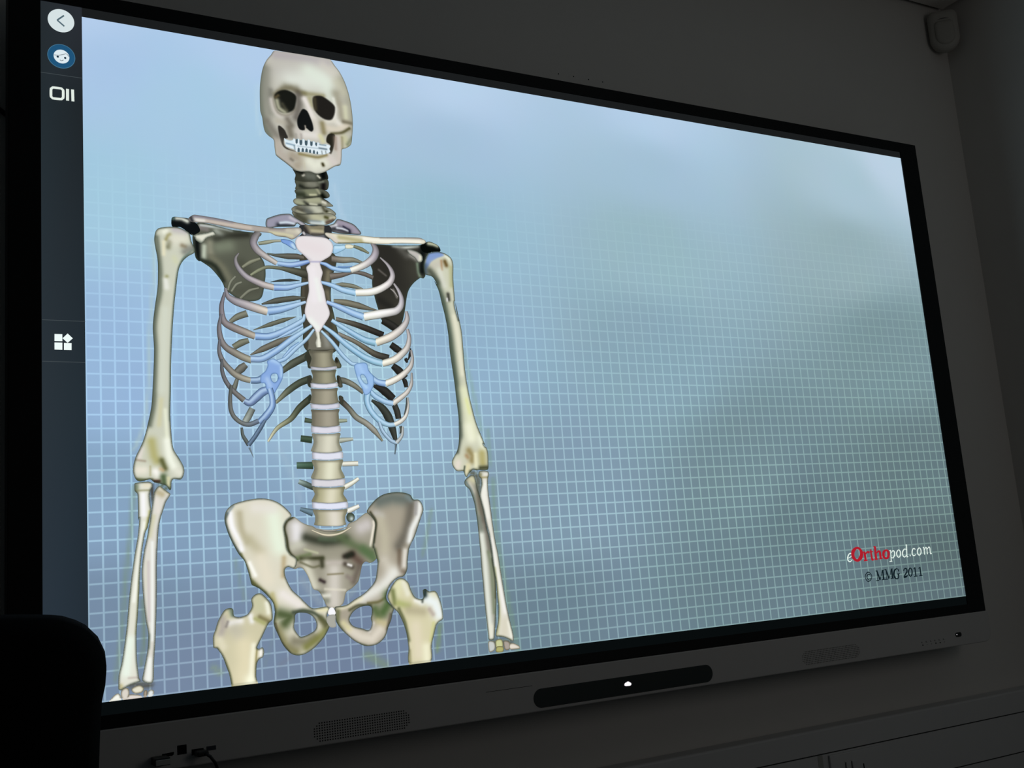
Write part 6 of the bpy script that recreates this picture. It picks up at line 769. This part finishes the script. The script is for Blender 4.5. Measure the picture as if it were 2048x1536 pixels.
# motion sensor in the corner
def sensor():
    root = empty('motion_sensor', (RIGHT_X - .03, WALL_Y - .03, 1.43))
    tag(root, 'white rounded motion sensor high in the corner below the ceiling', 'sensor')
    W2, H2 = .037, .057; cz = 1.474
    u_ = Vector((1, -1, 0)).normalized(); n_ = Vector((-1, -1, 0)).normalized(); c0 = Vector((RIGHT_X, WALL_Y, cz)) + n_ * (W2 * 1.02) + Vector((-.014, 0, 0))
    def outline(w, h, dz=0):
        pts = []
        for k in range(13): a = math.pi + math.pi * k / 12; pts.append((w * math.cos(a), -h + w + w * math.sin(a) * 1.0 + dz))
        r = w * .45
        for k in range(7): a = math.pi / 2 * k / 6; pts.append((w - r + r * math.cos(a), h - r + r * math.sin(a) + dz))
        for k in range(7): a = math.pi / 2 + math.pi / 2 * k / 6; pts.append((-w + r + r * math.cos(a), h - r + r * math.sin(a) + dz))
        return pts
    def loft(name, secs, m):
        bm = bmesh.new(); rings = []
        for w, h, d, dz in secs: rings.append([bm.verts.new(c0 + u_ * a + n_ * d + Vector((0, 0, b))) for a, b in outline(w, h, dz)])
        for i in range(len(rings) - 1):
            for k in range(len(rings[0])): j = (k + 1) % len(rings[0]); bm.faces.new((rings[i][k], rings[i][j], rings[i + 1][j], rings[i + 1][k]))
        bm.faces.new(rings[0]); bm.faces.new(rings[-1]); bmesh.ops.recalc_face_normals(bm, faces=bm.faces)
        o = from_bm(name, bm, m, smooth=True); attach(o, root); return o
    loft('body', [(W2 * .95, H2 * .97, 0, 0), (W2, H2, .006, 0), (W2, H2, .018, 0), (W2 * .95, H2 * .97, .022, 0), (W2 * .82, H2 * .9, .0265, 0), (W2 * .6, H2 * .75, .029, 0)], M['sensor'])
    loft('lens', [(W2 * .66, H2 * .60, .024, -.010), (W2 * .64, H2 * .58, .031, -.010), (W2 * .5, H2 * .5, .034, -.010), (W2 * .3, H2 * .35, .035, -.010)], M['lens'])
    bm = bmesh.new(); vs = []
    for k in range(9):
        t = -1 + k / 4; p = c0 + u_ * (t * .014) + n_ * .0302 + Vector((0, 0, .0310 - .0030 * t * t)); vs.append((bm.verts.new(p), bm.verts.new(p + Vector((0, 0, -.0022 * (1 - .7 * abs(t)))) + n_ * .0006)))
    for k in range(8): bm.faces.new((vs[k][0], vs[k + 1][0], vs[k + 1][1], vs[k][1]))
    attach(from_bm('slot', bm, M['gap']), root)
sensor()

# ------------------------------------------------------------------ office chair in front of the screen
def chair():
    cx, cy = -.230, -.62
    root = empty('office_chair', (cx, cy - .1, FLOOR_Z)); tag(root, 'black fabric office chair back at the lower left, dark against the screen', 'chair')
    # backrest: right half outline measured from the centre line, mirrored
    half = [(0, .1525), (.06, .1522), (.11, .1518), (.150, .1500), (.184, .1458), (.204, .1362), (.2148, .1250), (.2212, .1112), (.2225, .0985), (.2215, .0860), (.2185, .0730), (.2170, .0500), (.2160, .0200), (.2150, -.02), (.213, -.12), (.206, -.22), (.190, -.30), (.160, -.345), (.10, -.362), (0, -.366)]
    out = [(x, z) for x, z in half] + [(-x, z) for x, z in half[-2:0:-1]]
    out, _ = catmull(out, .012, True); cen = np.array((0, -.1))
    bm = bmesh.new(); rings = []
    for s_, d in ((.55, .050), (.80, .046), (.93, .036), (.985, .020), (1.0, .0), (.985, -.020), (.93, -.034), (.80, -.042), (.55, -.046)):
        rings.append([bm.verts.new((cx + (cen[0] + (p[0] - cen[0]) * s_), cy + d + .05 * ((p[0] * s_) / .22) ** 2 - .025 * math.sin((p[1] + .1) * 6), cen[1] + (p[1] - cen[1]) * (s_ if s_ < .985 else s_))) for p in out])
    n = len(out)
    for i in range(len(rings) - 1):
        for k in range(n): bm.faces.new((rings[i][k], rings[i][(k + 1) % n], rings[i + 1][(k + 1) % n], rings[i + 1][k]))
    bm.faces.new(rings[0]); bm.faces.new(rings[-1]); bmesh.ops.recalc_face_normals(bm, faces=bm.faces)
    attach(from_bm('backrest', bm, M['fabric'], smooth=True), root)
    # seat cushion in front of the back (towards the screen the back is turned; the seat lies on the room side)
    bm = bmesh.new(); bm_box(bm, cx - .24, cx + .24, cy - .52, cy - .06, -.50, -.42, .035, 4)
    attach(from_bm('seat', bm, M['fabric'], smooth=True), root)
    attach(tube3('back_support', [(cx, cy + .03, -.18), (cx, cy + .065, -.35), (cx, cy + .03, -.50), (cx, cy - .12, -.515), (cx, cy - .25, -.515)], .022, M['chair_plastic'], step=.03), root)
    attach(tube3('gas_column', [(cx, cy - .28, -.51), (cx, cy - .28, -.66), (cx, cy - .28, -.86)], .026, M['chair_plastic'], seg=20, step=.1), root)
    attach(tube3('seat_plate', [(cx, cy - .28, -.525), (cx, cy - .28, -.50)], .09, M['chair_plastic'], seg=24, step=.1), root)
    for k in range(5):
        a = math.radians(90 + 72 * k); ex, ey = cx + .27 * math.cos(a), cy - .28 + .27 * math.sin(a)
        leg = attach(tube3('base_leg', [(cx, cy - .28, -.845), (cx + .13 * math.cos(a), cy - .28 + .13 * math.sin(a), -.850), (ex, ey, -.880)], (.026, .014), M['chair_plastic'], step=.04), root)
        bm = bmesh.new()
        for sgn in (-1, 1):
            r = bmesh.ops.create_cone(bm, cap_ends=True, segments=20, radius1=.025, radius2=.025, depth=.016)
            t = Vector((math.cos(a), math.sin(a), 0)); side = Vector((-math.sin(a), math.cos(a), 0))
            rot = side.to_track_quat('Z', 'Y').to_matrix().to_4x4()
            bmesh.ops.transform(bm, matrix=Matrix.Translation(Vector((ex, ey, FLOOR_Z + .0255)) + side * sgn * .013) @ rot, verts=r['verts'])
        c = from_bm('caster', bm, M['chair_plastic'], leg)
chair()

# ------------------------------------------------------------------ light
world = bpy.data.worlds.new('World'); SC.world = world; world.use_nodes = True
world.node_tree.nodes['Background'].inputs[0].default_value = (0.8, 0.9, 1.0, 1); world.node_tree.nodes['Background'].inputs[1].default_value = 0.0
def area(name, loc, rot, size, power, col):
    l = bpy.data.lights.new(name, 'AREA'); l.shape = 'RECTANGLE'; l.size, l.size_y = size; l.energy = power; l.color = col
    o = bpy.data.objects.new(name, l); COL.objects.link(o); o.location = loc; o.rotation_euler = rot; return o
# assumed dim light, no fixture, unseen, further back in the room on the right
area('assumed_room_light', (1.56, -2.15, 0.62), (math.radians(87), 0, math.radians(2)), (0.7, 0.9), 1.5, (1.0, 0.945, 0.89))

# ------------------------------------------------------------------ camera
cam = bpy.data.cameras.new('camera'); co = bpy.data.objects.new('camera', cam); COL.objects.link(co)
cam.sensor_fit = 'HORIZONTAL'; cam.sensor_width = 36.0; cam.lens = 36.0 * 2139.35 / 2048.0; cam.clip_start = 0.02
r0 = Vector((0.87079322, -0.48528987, -0.07882204)); r1 = Vector((0.01584957, 0.18794742, -0.9820512)); r2 = Vector((0.4913939, 0.85391423, 0.17135497))
Rm = Matrix((r0, -r1, -r2)).transposed()
co.matrix_world = Matrix.Translation(Vector((-0.16622056, -1.63521873, 0.15355314))) @ Rm.to_4x4()
SC.camera = co
